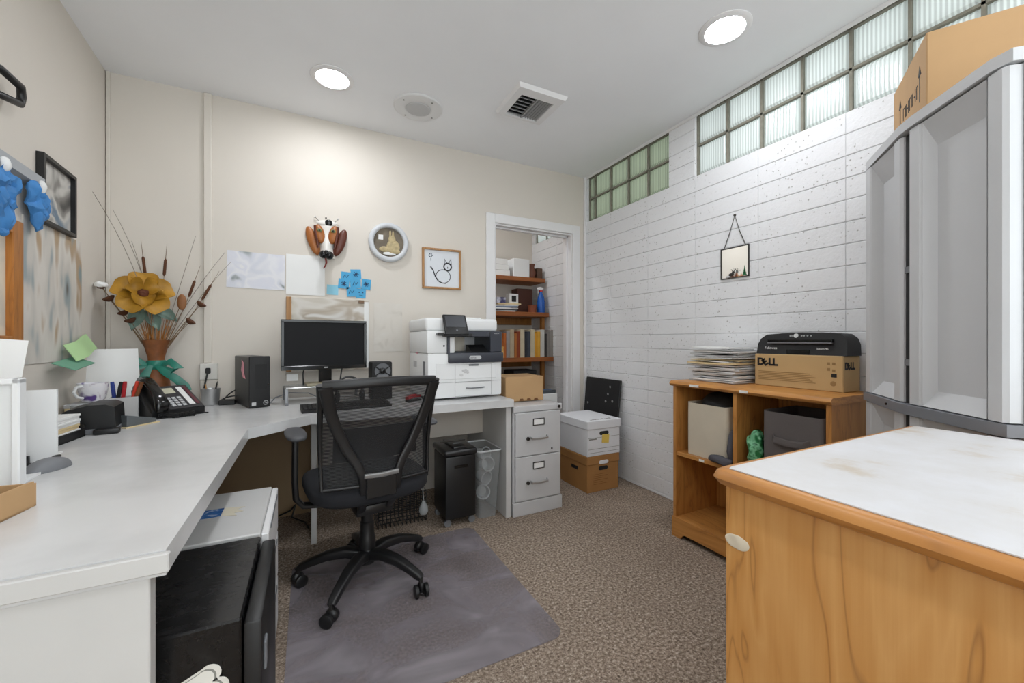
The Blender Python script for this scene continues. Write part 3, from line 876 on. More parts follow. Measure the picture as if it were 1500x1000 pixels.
# laminator on the carton
t = thing('laminator', 'black desktop laminator lying on the tan lettered carton', 'laminator', (2.062, .895, 1.031))
prof = [(0, .0), (.002, .05), (.012, .078), (.035, .097), (.10, .103), (.19, .105), (.28, .103), (.355, .097), (.378, .078), (.388, .05), (.39, 0)]
b = MB(); b.prism([(y, z) for y, z in prof], 0, .125, 'x')
for v in b.bm.verts:
    if v.co.x < .01: v.co.x += .03 * max(0, v.co.z - .03) / .07
b.build('housing', BLKM, t, smooth=50)
MB().box(-.001, .03, .055, .335, .060, .074, .003).build('feed_slot', BLKG, t)
MB().box(-.002, .01, .055, .335, .053, .059, .001).build('slot_lip', GREYPL, t)
MB().box(-.0015, .004, .145, .245, .003, .024, .001).build('recess', BLKG, t)
MB().lathe([(.010, -.004), (.010, .004)], (.026, .215, .090), 16, 'x').build('button', WHITEPL, t)
for k, y in enumerate((.24, .232, .19, .18, .165, .15)):
    MB().lathe([(.003, -.004), (.003, .004)], (.026, y, .089), 10, 'x').build('indicator', LGREY, t)
txt('Fellowes', .017, WHITEPL, t, (-.0008, .348, .025), ROT_X, 'lettering')
txt('Saturn 95', .012, WHITEPL, t, (-.0008, .115, .026), ROT_X, 'lettering')

# small hanging mirror on the block wall
t = thing('hanging_mirror', 'small square mirror hung by a chain on the white block wall', 'mirror', (XR - .012, 1.51, 1.462))
b = MB()
b.box(-.004, .004, -.0865, -.0815, 0, .181).box(-.004, .004, .0815, .0865, 0, .181).box(-.004, .004, -.0865, .0865, 0, .005).box(-.004, .004, -.0865, .0865, .176, .181)
b.build('frame', DKMET, t)
MB().box(0, .003, -.081, .081, .005, .176).build('glass', MIRROR, t)
MB().path([(0, -.066, .181), (0, -.03, .27), (.002, 0, .366), (0, .03, .27), (0, .066, .181)], .0022, 6).build('chain', DKMET, t)
MB().lathe([(.006, -.004), (.006, .006), (0, .007)], (.002, 0, .366), 10, 'x').build('nail', DKMET, t)
b = MB()
for k in range(4): b.prism([(-.075 + .004 * k, .008 + .012 * k), (-.047 - .004 * k, .008 + .012 * k), (-.061, .028 + .012 * k)], -.0022, -.0005, 'x')
b.build('tree_figure', mat('tree_green', '#1d6b3c', .5), t)
b = MB().ell((-.002, .02, .022), (.002, .016, .009), 12).ell((-.002, .008, .034), (.002, .008, .007), 10)
b.cyl((-.002, .004, .039), (-.002, -.008, .052), .0013, seg=5).cyl((-.002, .009, .04), (-.002, .020, .052), .0013, seg=5)
b.build('animal_figure', mat('figure_dark', '#2e2a28', .6), t)
tag_b = MB().ell((-.002, .04, .012), (.0018, .014, .006), 10); tag_b.build('bush_figure', PAPERG, t)

# ------------------------------------------------------------------ near counter cabinet on the right
HC = .872
t = thing('storage_counter', 'honey oak cabinet with a white covered top in the near right corner', 'cabinet', (0, 0, 0))
x0, x1, y0, y1 = .655, 1.435, -.42, .472
MB().box(x0 + .012, x1, y0, y1, 0, HC - .031, .002).build('cabinet_body', OAKBIG, t)
prof = rrect(x0, x1 + .004, y0 - .01, y1 + .008, .012, 4)
b = MB()
lv = []
for off, z in ((.006, HC - .031), (-.004, HC - .026), (-.010, HC - .016), (-.006, HC - .005), (.002, HC)):
    lv.append([b.bm.verts.new((x, y, z)) for x, y in rrect(x0 + off, x1 + .004 - off, y0 - .01 + off, y1 + .008 - off, .02, 4)])
for A, B in zip(lv, lv[1:]):
    for k in range(len(A)): b.bm.faces.new((A[k], A[(k + 1) % len(A)], B[(k + 1) % len(A)], B[k]))
b.bm.faces.new(lv[0][::-1]); b.bm.faces.new(lv[-1])
b.build('top_board', OAKY, t, smooth=50)
b = MB().ell((x0 + .0115, .450, .748), (.0016, .022, .012), 18); b.jitter(.0016, 70, 5); b.build('bare_patch', mat('bare_particle', '#d8cdb9', .9), t)
q = NT('worn_white_cover')
n1 = q.noise(q.mapping(), 5, 5, .65)
c = q.ramp(n1, [(.36, '#c3b8aa'), (.46, '#d0cecd'), (.7, '#d9d9dc')])
q.l(c, q.b.inputs['Base Color']); q.b.inputs['Roughness'].default_value = .4
b = MB(); pts = []
pr_ = rrect(x0 + .010, x1 - .004, y0, y1 - .006, .01, 3)
b.prism([(x + random.uniform(-.004, .002), y + random.uniform(-.003, .002)) for x, y in pr_], HC + .0004, HC + .0022)
tag(b.build('paper_cover', q.m), 'worn white sheet covering the top of the near oak cabinet', 'sheet')

# ------------------------------------------------------------------ tall grey plastic cabinet
# local x runs along the front away from the bookcase, local y points out of the front
CB = thing('utility_cabinet', 'tall light grey plastic two-door utility cabinet standing beside the bookcase', 'cabinet', (1.685, .542, 0), math.atan2(-.708, -.706))
CB.rotation_euler = (0, 0, math.atan2(-.708, -.706))
# local +x = (-.706,-.708) towards the camera, local +y = rotate 90 ccw = (.708,-.706): away from the room; front is -y
CW, CDp, CT = .315, .40, 1.78
b = MB()
b.box(-CW, CW, .03, CDp, .02, CT - .03, .004)
b.build('carcass', CABGREY, CB)
b = MB()
cap = [(-CW - .004, CDp), (-CW - .004, .0), (-.03, -.040), (.03, -.040), (CW - .03, -.012), (CW + .006, .006), (CW + .006, CDp)]
b.prism(cap, CT - .030, CT)
b.build('top_cap', CABGREY, CB)
def cab_door(xa, xb, z0, z1, hinge):
    """door leaf with a recessed, bevelled panel: raised ribs either side"""
    d = bpy.data.objects.new('door', None); COL.objects.link(d); d.parent = CB
    th = R(6.0); d.location = (hinge * CW, 0, 0); d.rotation_euler = (0, 0, th * hinge)
    xa -= hinge * CW; xb -= hinge * CW
    r = .052
    yo = 0.0
    b = MB()
    rec = .030
    for (a, c) in ((xa, xa + r), (xb - r, xb)):
        b.prism([(a, .036), (a, yo + .004), (a + .008, yo - .004), (c - .008, yo - .004), (c, yo + .004), (c, .036)], z0, z1)
    o = b.build('rib', CABGREY, d)
    a, c = xa + r, xb - r
    b = MB()
    # recess: top and bottom slopes and the flat panel
    V = lambda x, y, z: b.bm.verts.new((x, y, z))
    zt, zb = z1 - .075, z0 + .045
    A = [V(a, yo, z1), V(c, yo, z1)]; Bq = [V(a + .012, yo + rec, zt), V(c - .012, yo + rec, zt)]
    Cq = [V(a + .012, yo + rec, zb), V(c - .012, yo + rec, zb)]; D = [V(a, yo, z0), V(c, yo, z0)]
    b.bm.faces.new((A[0], A[1], Bq[1], Bq[0])); b.bm.faces.new((Bq[0], Bq[1], Cq[1], Cq[0])); b.bm.faces.new((Cq[0], Cq[1], D[1], D[0]))
    b.bm.faces.new((A[0], Bq[0], Cq[0], D[0])); b.bm.faces.new((A[1], D[1], Cq[1], Bq[1]))
    b.build('panel', CABGREY, d, smooth=0)
    return d
for z0, z1 in ((.905, CT - .036), (.05, .868)):
    cab_door(-CW, -.026, z0, z1, -1)
    cab_door(.009, CW, z0, z1, 1)
MB().box(-.0255, .010, -.022, .0295, .05, CT - .036).build('door_gap', BLKM, CB)
MB().box(CW - .002, CW + .0015, .030, .037, .05, CT - .031).build('side_seam', BLKM, CB)
for z in (1.32, 1.03, .60): MB().box(-.024, .006, -.026, -.0225, z - .010, z + .010, .001).build('hinge', GREYPL, CB)
b = MB()
b.prism([(-CW - .004, .03), (-CW - .004, -.008), (-.02, -.048), (.02, -.048), (CW - .03, -.014), (CW + .004, -.004), (CW + .004, .03)], .872, .902)
b.build('middle_band', CABBAND, CB)
MB().prism([(-CW, .03), (-CW, .002), (CW, .002), (CW, .03)], 0, .048).build('plinth', CABBAND, CB)
MB().lathe([(.004, -.0145), (.004, -.008)], (-.10, -.026, .887), 10, 'y').build('lock', BLKG, CB)

# carton on the cabinet
t = thing('cardboard_box', 'large brown cardboard box lying on top of the tall grey cabinet', 'box', (1.625, .509, CT + .001), math.atan2(.515, .857) - R(0))
t.rotation_euler = (0, 0, math.atan2(-.857, .515))
# local +x -> (.515,-.857); local +y -> (.857,.515)
MB().box(0, .44, 0, .357, 0, .226, .003).build('box_body', CARD, t)
MB().box(.0, .44, .172, .182, .2262, .2272).build('flap_seam', mat('carton_seam', '#8f6a3f', .8), t)
MB().box(.20, .26, -.0008, .357, .19, .2275).build('packing_tape', TAPE, t)
b = MB(); b.grid(lambda u, v: (.30 + .14 * u, .05 - .02 * v, .227 + .10 * v), 2, 2, .003); b.build('flap', CARD, t)
for y in (.06, .27):
    b = MB().box(-.001, 0, y - .003, y + .003, .05, .14).prism([(y - .014, .13), (y + .014, .13), (y, .16)], -.001, 0, 'x')
    b.build('arrow_mark', INK, t)
b = MB()
for k in range(7):
    y = .235 - .024 * k
    for a_, c_, e_, f_ in (((0, .004, 0, .04), (.004, .014, .036, .04)), ((0, .004, 0, .04), (.010, .014, 0, .04)), ((0, .014, .018, .022), (.010, .014, 0, .04)))[k % 3]:
        b.box(-.0009, 0, y - c_, y - a_, .072 + e_, .072 + f_)
b.build('faded_print', INK, t, smooth=0)

# ------------------------------------------------------------------ closet shelving
t = thing('closet_shelves', 'brown wooden shelving unit inside the closet', 'shelving', (0, 0, 0))
for (yf, z, xe) in ((3.58, 1.739, 2.195), (3.52, 1.38, 2.205), (3.45, .93, 2.215), (3.50, .70, 2.08)):
    MB().box(.9, xe, yf, 3.885, z - .042, z, .003).build('shelf', PINE, t)
MB().box(2.165, 2.20, 3.60, 3.64, 0, 1.337).build('post', PINEV, t)
MB().box(.92, .955, 3.60, 3.64, 0, 1.337).build('post', PINEV, t)
for z in (1.355, .905): MB().box(.9, 2.19, 3.86, 3.884, z - .09, z - .018).build('cleat', PINEV, t)
def shelf_item(name, label, cat, x0, x1, y0, y1, z0, z1, m, group=None, lean=0., bev=.002):
    b = MB().box(x0, x1, y0, y1, z0, z1, bev)
    if lean:
        for v in b.bm.verts: v.co.x += lean * (v.co.z - z0)
    return tag(b.build(name, m), label, cat, group)
# top shelf
zt = 1.7395
for k in range(3):
    shelf_item('ream', ('white paper ream at the bottom of the pile on the top closet shelf', 'white paper ream in the middle of the pile on the top closet shelf',
               'white paper ream topmost on the top closet shelf pile')[k], 'paper', 1.56, 1.795 - .012 * k, 3.60, 3.80, zt + .056 * k, zt + .056 * k + .054, PAPER, 'reams on the top closet shelf')
shelf_item('white_box', 'square white box beside the reams on the top closet shelf', 'box', 1.835, 2.02, 3.60, 3.76, zt, zt + .185, WHITEPL, bev=.004)
o = MB().lathe([(.0, 0), (.035, 0), (.05, .06), (.03, .12), (.038, .15), (0, .15)], (2.075, 3.66, zt), 20).build('brown_pot', mat('terracotta', '#6b3a24', .5)); tag(o, 'small brown pot to the right of the white box in the closet', 'pot')
shelf_item('wooden_block', 'small dark wooden box in the corner of the top closet shelf', 'box', 2.12, 2.185, 3.62, 3.72, zt, zt + .11, mat('dark_wood', '#5b4435', .6))
o = MB().lathe([(0, 0), (.04, 0), (.035, .20), (.02, .30), (0, .30)], (1.60, 3.72, zt + .169), 16).build('wooden_figure', mat('dark_wood', '#5b4435', .6)); tag(o, 'brown wooden figure on top of the reams in the closet', 'figurine')
# second shelf
zt = 1.3805
for k in range(6):
    b = MB().box(-.12, .12, -.10, .10, 0, .014, .002).rotz(random.uniform(-.4, .4))
    o = b.build('magazine', (PAPERG, mat('mag_dark', '#4d5257', .4), PAPER, mat('mag_blue', '#5b6c86', .4), PAPERG, MANILA)[k], loc=(1.74 + .012 * k, 3.68, zt + .0145 * k))
    tag(o, ('grey magazine at the bottom of the loose pile on the second closet shelf', 'dark magazine second from the bottom on the second closet shelf', 'white magazine in the middle of the pile on the second closet shelf',
            'blue grey magazine high in the pile on the second closet shelf', 'grey magazine second from the top on the second closet shelf', 'manila folder topmost of the pile on the second closet shelf')[k], 'magazine', 'magazines on the second closet shelf')
zz2 = zt + .0145 * 6
shelf_item('boxed_print', 'white and black boxed frame on the magazines in the closet', 'box', 1.80, 1.90, 3.62, 3.70, zz2, zz2 + .10, WHITEPL)
shelf_item('dark_label', 'black square panel on the white boxed frame in the closet', 'panel', 1.825, 1.875, 3.6185, 3.6198, zz2 + .02, zz2 + .08, INK)
shelf_item('purple_box', 'small purple and white box on the magazines in the closet', 'box', 1.66, 1.76, 3.62, 3.72, zz2, zz2 + .06, blotch('purple_print', ['#3d3a6b', '#cfd2e0', '#6a6fa8'], 14))
shelf_item('brown_case', 'dark brown case behind the spray bottle on the second closet shelf', 'case', 1.94, 2.12, 3.72, 3.85, zt, zt + .26, mat('dark_brown', '#4f2a1c', .6))
o = MB().lathe([(0, 0), (.04, 0), (.046, .07), (.049, .075), (.04, .075), (0, .07)], (2.04, 3.58, zt), 18).build('flower_pot', mat('terracotta_red', '#8a4a30', .6)); tag(o, 'small terracotta pot beside the blue spray bottle in the closet', 'pot')
t = thing('spray_bottle', 'blue spray bottle on the second closet shelf', 'bottle', (2.14, 3.575, zt))
MB().lathe([(0, 0), (.036, 0), (.040, .01), (.040, .12), (.030, .17), (.016, .20), (.016, .215), (0, .215)], seg=20).build('bottle_body', mat('blue_bottle', '#1f5fb8', .25), t)
MB().lathe([(.018, .215), (.018, .235), (0, .236)], seg=14).build('collar', RED, t)
MB().loft([(.02, 0, .245), (-.01, 0, .25), (-.045, 0, .25)], [.022, .024, .016], [.03, .035, .02], (0, 1, 0), .6).build('spray_head', WHITEPL, t)
MB().loft([(-.02, 0, .24), (-.035, 0, .225), (-.036, 0, .20)], [.010] * 3, [.006] * 3, (0, 1, 0), .7).build('trigger', WHITEPL, t)
# third shelf: folders standing in a row
zt = .9305
fcols = [('orange', '#b8652a'), ('grey', '#9a9490'), ('tan', '#b5a489'), ('orange', '#b06a2c'), ('rust', '#8a3d1c'), ('cream', '#cdbfa2'), ('black', '#2c2f36'), ('slate', '#3f444e'),
         ('cream', '#cbbd9f'), ('amber', '#d99a2a'), ('yellow', '#e0a838'), ('white', '#cfccc4'), ('dark', '#3a3632'), ('grey', '#8f8a85'), ('striped', '#a59f98')]
xx = 1.665
used = {}
nb = ['at the left end of', 'second along', 'third along', 'fourth along', 'fifth along', 'sixth along', 'seventh along', 'eighth along', 'ninth along', 'tenth along', 'eleventh along', 'twelfth along', 'thirteenth along', 'fourteenth along', 'at the right end of']
for k, (nm, hx) in enumerate(fcols):
    wd = .028 + .010 * (k % 3)
    shelf_item('file_folder', f'{nm} file folder standing {nb[k]} the row on the third closet shelf', 'folder', xx, xx + wd - .002, 3.47, 3.47 + .24, zt, zt + .235 + .02 * ((k * 7) % 3), mat('folder_' + nm + str(k), hx, .7, var=.1, vscale=20), 'file folders on the third closet shelf')
    xx += wd
shelf_item('snack_box', 'small orange printed box left of the folders in the closet', 'box', 1.585, 1.66, 3.46, 3.52, zt, zt + .11, blotch('orange_print', ['#d8912c', '#e9c37a', '#a53a22'], 22))
shelf_item('red_packet', 'red and white packet behind the orange printed box in the closet', 'packet', 1.575, 1.65, 3.53, 3.56, zt, zt + .18, blotch('red_print', ['#a53a22', '#e5ddd0', '#c0552e'], 18))
shelf_item('black_case', 'flat black case on the low closet shelf behind the cardboard box', 'case', 1.80, 2.06, 3.52, 3.75, .7005, .80, BLKM, bev=.008)
shelf_item('black_pouch', 'small black pouch on the low closet shelf, left of the black case', 'pouch', 1.60, 1.74, 3.52, 3.66, .7005, .765, BLKM, bev=.015)
t = thing('paper_bag', 'grey bag of magazines on the closet floor just inside the opening', 'bag', (1.955, 3.16, 0))
MB().box(-.09, .09, -.07, .07, 0, .46, .01, 2).build('bag_body', PAPERG, t)
for k in range(5):
    b = MB().box(-.075, .075, -.06 + .024 * k, -.042 + .024 * k, .462, .615 + .015 * ((k * 5) % 3), .002)
    tag(b.move((1.955, 3.16, 0)).build('magazine', (PAPER, mat('mag_dark', '#4d5257', .4), PAPERG, PAPER, mat('mag_blue', '#5b6c86', .4))[k]),
        ('white magazine frontmost in the grey bag on the closet floor', 'dark magazine second in the grey bag on the closet floor', 'grey magazine in the middle of the grey bag on the closet floor',
         'white magazine behind the grey one in the closet floor bag', 'blue grey magazine at the back of the closet floor bag')[k], 'magazine', 'magazines in the closet bag')

# ------------------------------------------------------------------ back wall things
t = thing('cable_channel', 'painted vertical cable channel on the back wall above the outlet', 'cable channel', (-.530, YB, 0))
MB().box(-.020, .020, -.018, 0, .965, ZC - .001, .004).build('channel', WALL, t)
t = thing('wall_outlet', 'white wall outlet box with a black plug below the cable channel', 'outlet', (-.523, YB, 0))
MB().box(-.043, .043, -.034, 0, .868, .963, .004).build('outlet_box', mat('ivory_plastic', '#dcd9d2', .4), t)
MB().box(-.042, .042, -.030, 0, .74, .866, .004).build('lower_cover', WALL, t)
MB().box(-.012, .012, -.050, -.0345, .905, .938, .004).build('plug', BLK, t)
o = MB().path([(-.523, YB - .052, .91), (-.530, YB - .062, .87), (-.538, YB - .06, .82), (-.52, YB - .055, .79), (-.51, YB - .06, .76), (-.48, YB - .08, .7385)], .0045, 8).build('power_cable', BLK)
tag(o, 'black power cord hanging from the wall outlet', 'cord')

def wallpic(name, label, cat, x0, x1, z0, z1, m, y=YB - .0015, th=.0008, group=None, tilt=0):
    cx, cz = (x0 + x1) / 2, (z0 + z1) / 2
    b = MB().box(-(x1 - x0) / 2, (x1 - x0) / 2, -th, 0, -(z1 - z0) / 2, (z1 - z0) / 2)
    o = b.build(name, m, None, 0, loc=(cx, y, cz), rot=(0, R(tilt), 0))
    return tag(o, label, cat, group)
wallpic('calendar_sheet', 'pale printed picture sheet on the back wall above the desktop computer', 'poster', -.440, -.135, 1.418, 1.640, blotch('pale_print', ['#8b9391', '#d7d9e2', '#e6e6ea', '#dcdde6', '#e8e8ea'], 7), tilt=1)
wallpic('paper_sheet', 'blank white paper sheet taped up beside the dog mask', 'paper', -.128, .096, 1.392, 1.650, PAPER, YB - .003)
wallpic('sticky_note', 'single pale blue sticky note below the dog mask', 'sticky note', .108, .178, 1.402, 1.468, LBLUENOTE, tilt=2)
notes = [(.255, .322, 1.515, 1.582, 'topmost blue sticky note in the cluster beside the dog mask'), (.195, .258, 1.500, 1.560, 'upper left blue sticky note in the cluster, left of the topmost one'),
         (.178, .245, 1.448, 1.512, 'lower left blue sticky note in the cluster under the dog mask'), (.252, .320, 1.455, 1.515, 'middle blue sticky note in the cluster'),
         (.325, .385, 1.450, 1.520, 'right blue sticky note in the cluster, nearest the round frame'), (.230, .292, 1.395, 1.460, 'bottom left blue sticky note in the cluster'),
         (.290, .352, 1.388, 1.452, 'bottom right blue sticky note in the cluster with two dots')]
for k, (a, c, e, f, l) in enumerate(notes):
    o = thing('sticky_note', l, 'sticky note', ((a + c) / 2, YB - .003 - .0012 * (k % 3), (e + f) / 2), 0, 'blue sticky note cluster', rot=(0, R((-4, 3, 6, -2, 5, -3, 2)[k]), 0))
    MB().box(-(c - a) / 2, (c - a) / 2, -.0008, 0, -(f - e) / 2, (f - e) / 2).build('note_sheet', BLUENOTE, o)
    b = MB()
    if k in (0, 2, 4):
        for j in range(4):
            an = R(40 * j + 20 * k); b.cyl((-.018 * math.cos(an), -.0015, -.018 * math.sin(an)), (.018 * math.cos(an), -.0015, .018 * math.sin(an)), .002, seg=5)
    elif k == 6:
        for x in (-.012, .012): b.ell((x, -.0012, .006), (.004, .001, .004), 8)
        b.cyl((-.012, -.0012, -.012), (.012, -.0012, -.012), .0012, seg=5)
    else:
        b.path([(-.018, -.0015, -.012), (-.008, -.0015, .014), (.002, -.0015, -.008), (.016, -.0015, .012)], .002, 5)
    b.build('ink_drawing', mat('navy_ink', '#27365c', .6), o)

# dog mask
t = thing('dog_mask', 'painted brown and white dog head mask hanging on the back wall', 'mask', (.108, YB, 1.742), R(-4)); t.scale = (.80, .9, .86)
WH = mat('mask_white', '#e9e6e0', .45); BRN = mat('mask_brown', '#a8642c', .4, var=.15, vscale=14); DBR = mat('mask_dark_brown', '#5d2a18', .4)
b = MB()
def facefn(u, v):
    z = .125 - .245 * v
    half = .088 - .040 * v ** .8 + .016 * max(0, v - .72) / .28
    x = (u * 2 - 1) * half
    dep = .045 + .065 * max(0, v - .25) * (1 - .6 * abs(u * 2 - 1))
    return (x, -dep * math.cos((u - .5) * math.pi * .98) ** .7 - .002, z)
b.grid(facefn, 16, 16, .004); b.build('muzzle', WH, t, smooth=70)
for s in (-1, 1):
    b = MB(); M3 = Matrix.Rotation(R(s * 14), 3, 'Y')
    b.ell((s * .052, -.048, .055), (.038, .022, .072), 20, M=M3); b.build('eye_patch', BRN, t, smooth=80)
    b = MB().ell((s * .050, -.072, .078), (.019, .007, .012), 14); e = b.build('eye', mat('eye_green', '#7d8a5d', .3), t, smooth=80)
    MB().ell((s * .050, -.078, .078), (.008, .004, .009), 10).build('pupil', BLKG, e)
    b = MB(); M3 = Matrix.Rotation(R(s * 20), 3, 'Y')
    b.ell((s * .102, -.026, .005), (.040, .022, .112), 18, M=M3); ear = b.build('ear', BRN if s < 0 else DBR, t, smooth=80)
    b = MB(); b.path([(s * .085, -.055, .115), (s * .075, -.056, .04), (s * .060, -.052, -.05)], [.010, .014, .006], 8); b.build('ear_fold', DBR, ear, smooth=80)
b = MB().ell((-.020, -.098, -.108), (.033, .03, .030), 16).ell((.022, -.098, -.112), (.033, .03, .030), 16).ell((0, -.108, -.100), (.022, .02, .024), 14)
b.build('nose', BLKG, t, smooth=80)
MB().path([(-.005, -.085, -.135), (0, -.088, -.165), (-.008, -.085, -.19), (-.022, -.08, -.21)], [.007, .007, .006, .004], 8).build('tongue', mat('tongue_red', '#7d2420', .4), t)
b = MB().ell((.015, -.028, .150), (.030, .012, .026), 14); b.build('dark_tuft', BLKG, t, smooth=80)
b = MB().ell((0, -.02, .148), (.078, .012, .022), 16); b.build('white_cap', WH, t, smooth=80)
for k, (x0_, x1_) in enumerate(((-.045, -.085), (-.01, -.005), (.05, .085))):
    w_ = MB().cyl((x0_, -.02, .15), (x1_, -.024, .185), .0018, seg=5).build('wire', DKMET, t)
    MB().ell((x1_, -.024, .187), (.007, .007, .007), 8).build('bead', BLKG if k == 1 else PAPERG, w_)

# round framed rabbit
t = thing('round_frame', 'round white wall frame holding a fluffy rabbit picture', 'picture', (.504, YB, 1.787))
MB().lathe([(.135, 0), (.138, -.012), (.134, -.030), (.122, -.037), (.106, -.032), (.102, -.022), (.102, -.010)], seg=56, axis='y').build('frame', mat('frame_white', '#cfd2d6', .35), t, smooth=60)
MB().lathe([(.105, -.008), (.105, -.012)], seg=40, axis='y').build('backing', blotch('brown_backdrop', ['#4c4238', '#6c6253', '#7f7361'], 9), t)
FUR = mat('rabbit_fur', '#c9b78e', .9, var=.3, vscale=40, bump=.8, bscale=90)
b = MB().ell((.030, -.014, -.030), (.046, .010, .052), 16).ell((.022, -.016, .022), (.026, .010, .030), 14).ell((.010, -.015, .060), (.008, .006, .026), 10).ell((.030, -.015, .058), (.008, .006, .026), 10)
b.ell((-.030, -.016, -.050), (.036, .010, .020), 12).ell((.05, -.016, -.06), (.03, .009, .016), 12)
b.build('rabbit', FUR, t, smooth=80)
MB().box(-.070, -.038, -.0135, -.0122, .016, .050).build('white_tag', PAPER, t)
MB().ell((.005, -.014, -.078), (.045, .006, .012), 14).build('white_cloth', PAPER, t)

# framed cat drawing
t = thing('framed_drawing', 'wood framed ink drawing of a sitting cat on the back wall', 'picture', (.890, YB, 1.632), rot=(0, R(-.5), 0))
b = MB()
W, H_ = .148, .150
b.box(-W, W, -.024, 0, H_ - .014, H_, .002).box(-W, W, -.024, 0, -H_, -H_ + .014, .002).box(-W, -W + .014, -.024, 0, -H_ + .014, H_ - .014, .002).box(W - .014, W, -.024, 0, -H_ + .014, H_ - .014, .002)
b.build('frame', WOODFR, t)
MB().box(-W + .014, W - .014, -.010, -.004, -H_ + .014, H_ - .014).build('canvas', mat('canvas_white', '#dfe3e8', .7), t)
def arc(cx, cz, rx_, rz_, a0, a1, n=18): return [(cx + rx_ * math.cos(R(a0 + (a1 - a0) * k / n)), -.0108, cz + rz_ * math.sin(R(a0 + (a1 - a0) * k / n))) for k in range(n + 1)]
b = MB()
b.path(arc(.010, -.055, .056, .050, 0, 360), .0024, 6)
b.path(arc(.045, .018, .029, .028, 0, 360), .0052, 6)
b.path([(.020, -.0108, .034), (.020, -.0108, .078), (.040, -.0108, .046)], .0030, 6)
b.path([(.054, -.0108, .046), (.070, -.0108, .080), (.074, -.0108, .030)], .0030, 6)
b.path([(-.028, -.0108, -.088), (-.050, -.0108, -.060), (-.066, -.0108, -.015), (-.085, -.0108, .012)], [.004, .004, .004, .005], 6)
b.path([(-.028, -.0108, -.090), (.0, -.0108, -.104), (.030, -.0108, -.106)], .0036, 6)
b.ell((.045, -.0108, .012), (.003, .001, .008), 8)
b.build('ink_cat', mat('soft_ink', '#2f2f33', .7), t)
b = MB()
for k in range(6):
    an = R(60 * k); b.ell((-.085 + .012 * math.cos(an), -.0105, .095 + .012 * math.sin(an)), (.005, .001, .005), 8)
b.cyl((-.085, -.0105, .075), (-.083, -.0105, .055), .0015, seg=5)
b.build('ink_flower', mat('blue_grey_ink', '#5b6672', .7), t)

# cork board behind the monitor
t = thing('pin_board', 'wood framed board with faded notes on the wall behind the monitor', 'board', (.125, YB, 1.14))
MB().box(-.235, .245, -.012, 0, -.24, .235, .001).build('board', blotch('faded_board', ['#9d9384', '#cfc8bc', '#dad5cd', '#b7ab9b', '#e0ddd8'], 4.5, (1, 1, 2.2)), t)
b = MB().box(-.252, -.222, -.018, 0, -.24, .236, .002)
b.build('frame', WOODFR, t)
MB().box(.215, .246, -.0135, -.012, -.23, .222).build('white_edge_sheet', PAPER, t)
MB().box(.180, .215, -.020, -.0125, .210, .232).build('clip', mat('brown_clip', '#7a5c40', .5), t)
wallpic('wall_note', 'faint pale paper notes on the wall left of the printer', 'paper', .405, .60, 1.02, 1.36, blotch('faint_note', ['#c9c2b8', '#d9d3ca', '#dcd7cf'], 9))

# ------------------------------------------------------------------ left wall things
LWA = math.atan(.055)
def left_thing(name, label, cat, y, z, off=0.):
    t = thing(name, label, cat, (XL(y) + off, y, z), LWA); return t     # local +x out of the wall, local +y along it
t = left_thing('framed_photograph', 'black framed blurry photograph on the left wall', 'picture', 2.36, 1.695)
b = MB()
b.box(0, .024, -.145, -.130, -.135, .137, .001).box(0, .024, .130, .145, -.135, .137, .001).box(0, .024, -.13, .13, .122, .137, .001).box(0, .024, -.13, .13, -.135, -.120, .001)
b.build('frame', BLK, t)
MB().box(.002, .008, -.13, .13, -.12, .122).build('photograph', blotch('photo_grey', ['#4f4d4a', '#8a8782', '#c9c6c0', '#6d7f90', '#d8d5d0'], 7), t)
def tissue(label, y, z, off, sc, seed):
    t = left_thing('tissue_bow', label, 'decoration', y, z, off)
    for k, (dy, dz, ry, rz_, an) in enumerate(((-.035, -.01, .05, .085, 18), (.035, -.015, .05, .080, -16), (0, -.075, .045, .075, 4), (.0, .035, .026, .03, 0))):
        b = MB(); M3 = Matrix.Rotation(R(an), 3, 'X')
        b.ell((0, dy * sc, dz * sc), (.018 * sc, ry * sc, rz_ * sc), 18, M=M3); b.jitter(.020 * sc, 34, seed + k)
        b.build('tissue_fold', BLUEFAB, t, smooth=25)
    MB().ell((.01, 0, .065 * sc), (.014, .018, .024), 12).jitter(.005, 40, 3).build('white_knot', PAPER, t)
    return t
tissue('blue tissue paper bow hanging beside the black photo frame', 2.155, 1.625, .03, .80, 3)
tissue('blue tissue paper bow cut off by the left border of the view', 1.905, 1.60, .035, 1.05, 9)
t = left_thing('wall_ledge', 'grey ledge on the left wall behind the blue tissue bows', 'shelf', 1.95, 1.70)
b = MB().prism([(0, .018), (0, -.03), (.035, -.018), (.035, .018)], -.25, .24, 'y')
b.build('ledge', mat('ledge_grey', '#a9adb2', .4), t)
t = left_thing('black_hook', 'black bent metal handle high on the left wall', 'hook', 1.96, 1.94)
MB().path([(0, -.09, .035), (.035, -.06, .036), (.045, .035, .030), (.040, .055, .005), (.040, .045, -.025), (.03, -.05, -.045), (0, -.09, -.05)], .012, 10).build('hook_bar', BLK, t, smooth=70)
t = left_thing('bulletin_board', 'wood framed board standing against the left wall at the view border', 'board', 1.93, 1.30)
b = MB().box(0, .03, .06, .125, -.235, .215, .003).box(0, .03, -.5, .06, .165, .215, .003).box(0, .03, -.5, .06, -.235, -.185, .003)
b.build('frame', wood('orange_oak', '#b8762f', '#a06224', '#83501d', 'z', .4), t)
MB().box(.002, .012, -.5, .06, -.185, .165).build('board', blotch('board_pin', ['#d9a86a', '#e2d6c2', '#c9c2b5'], 6), t)
t = left_thing('photo_collage', 'blurry collage of photographs pinned on the left wall', 'poster', 2.46, 1.31)
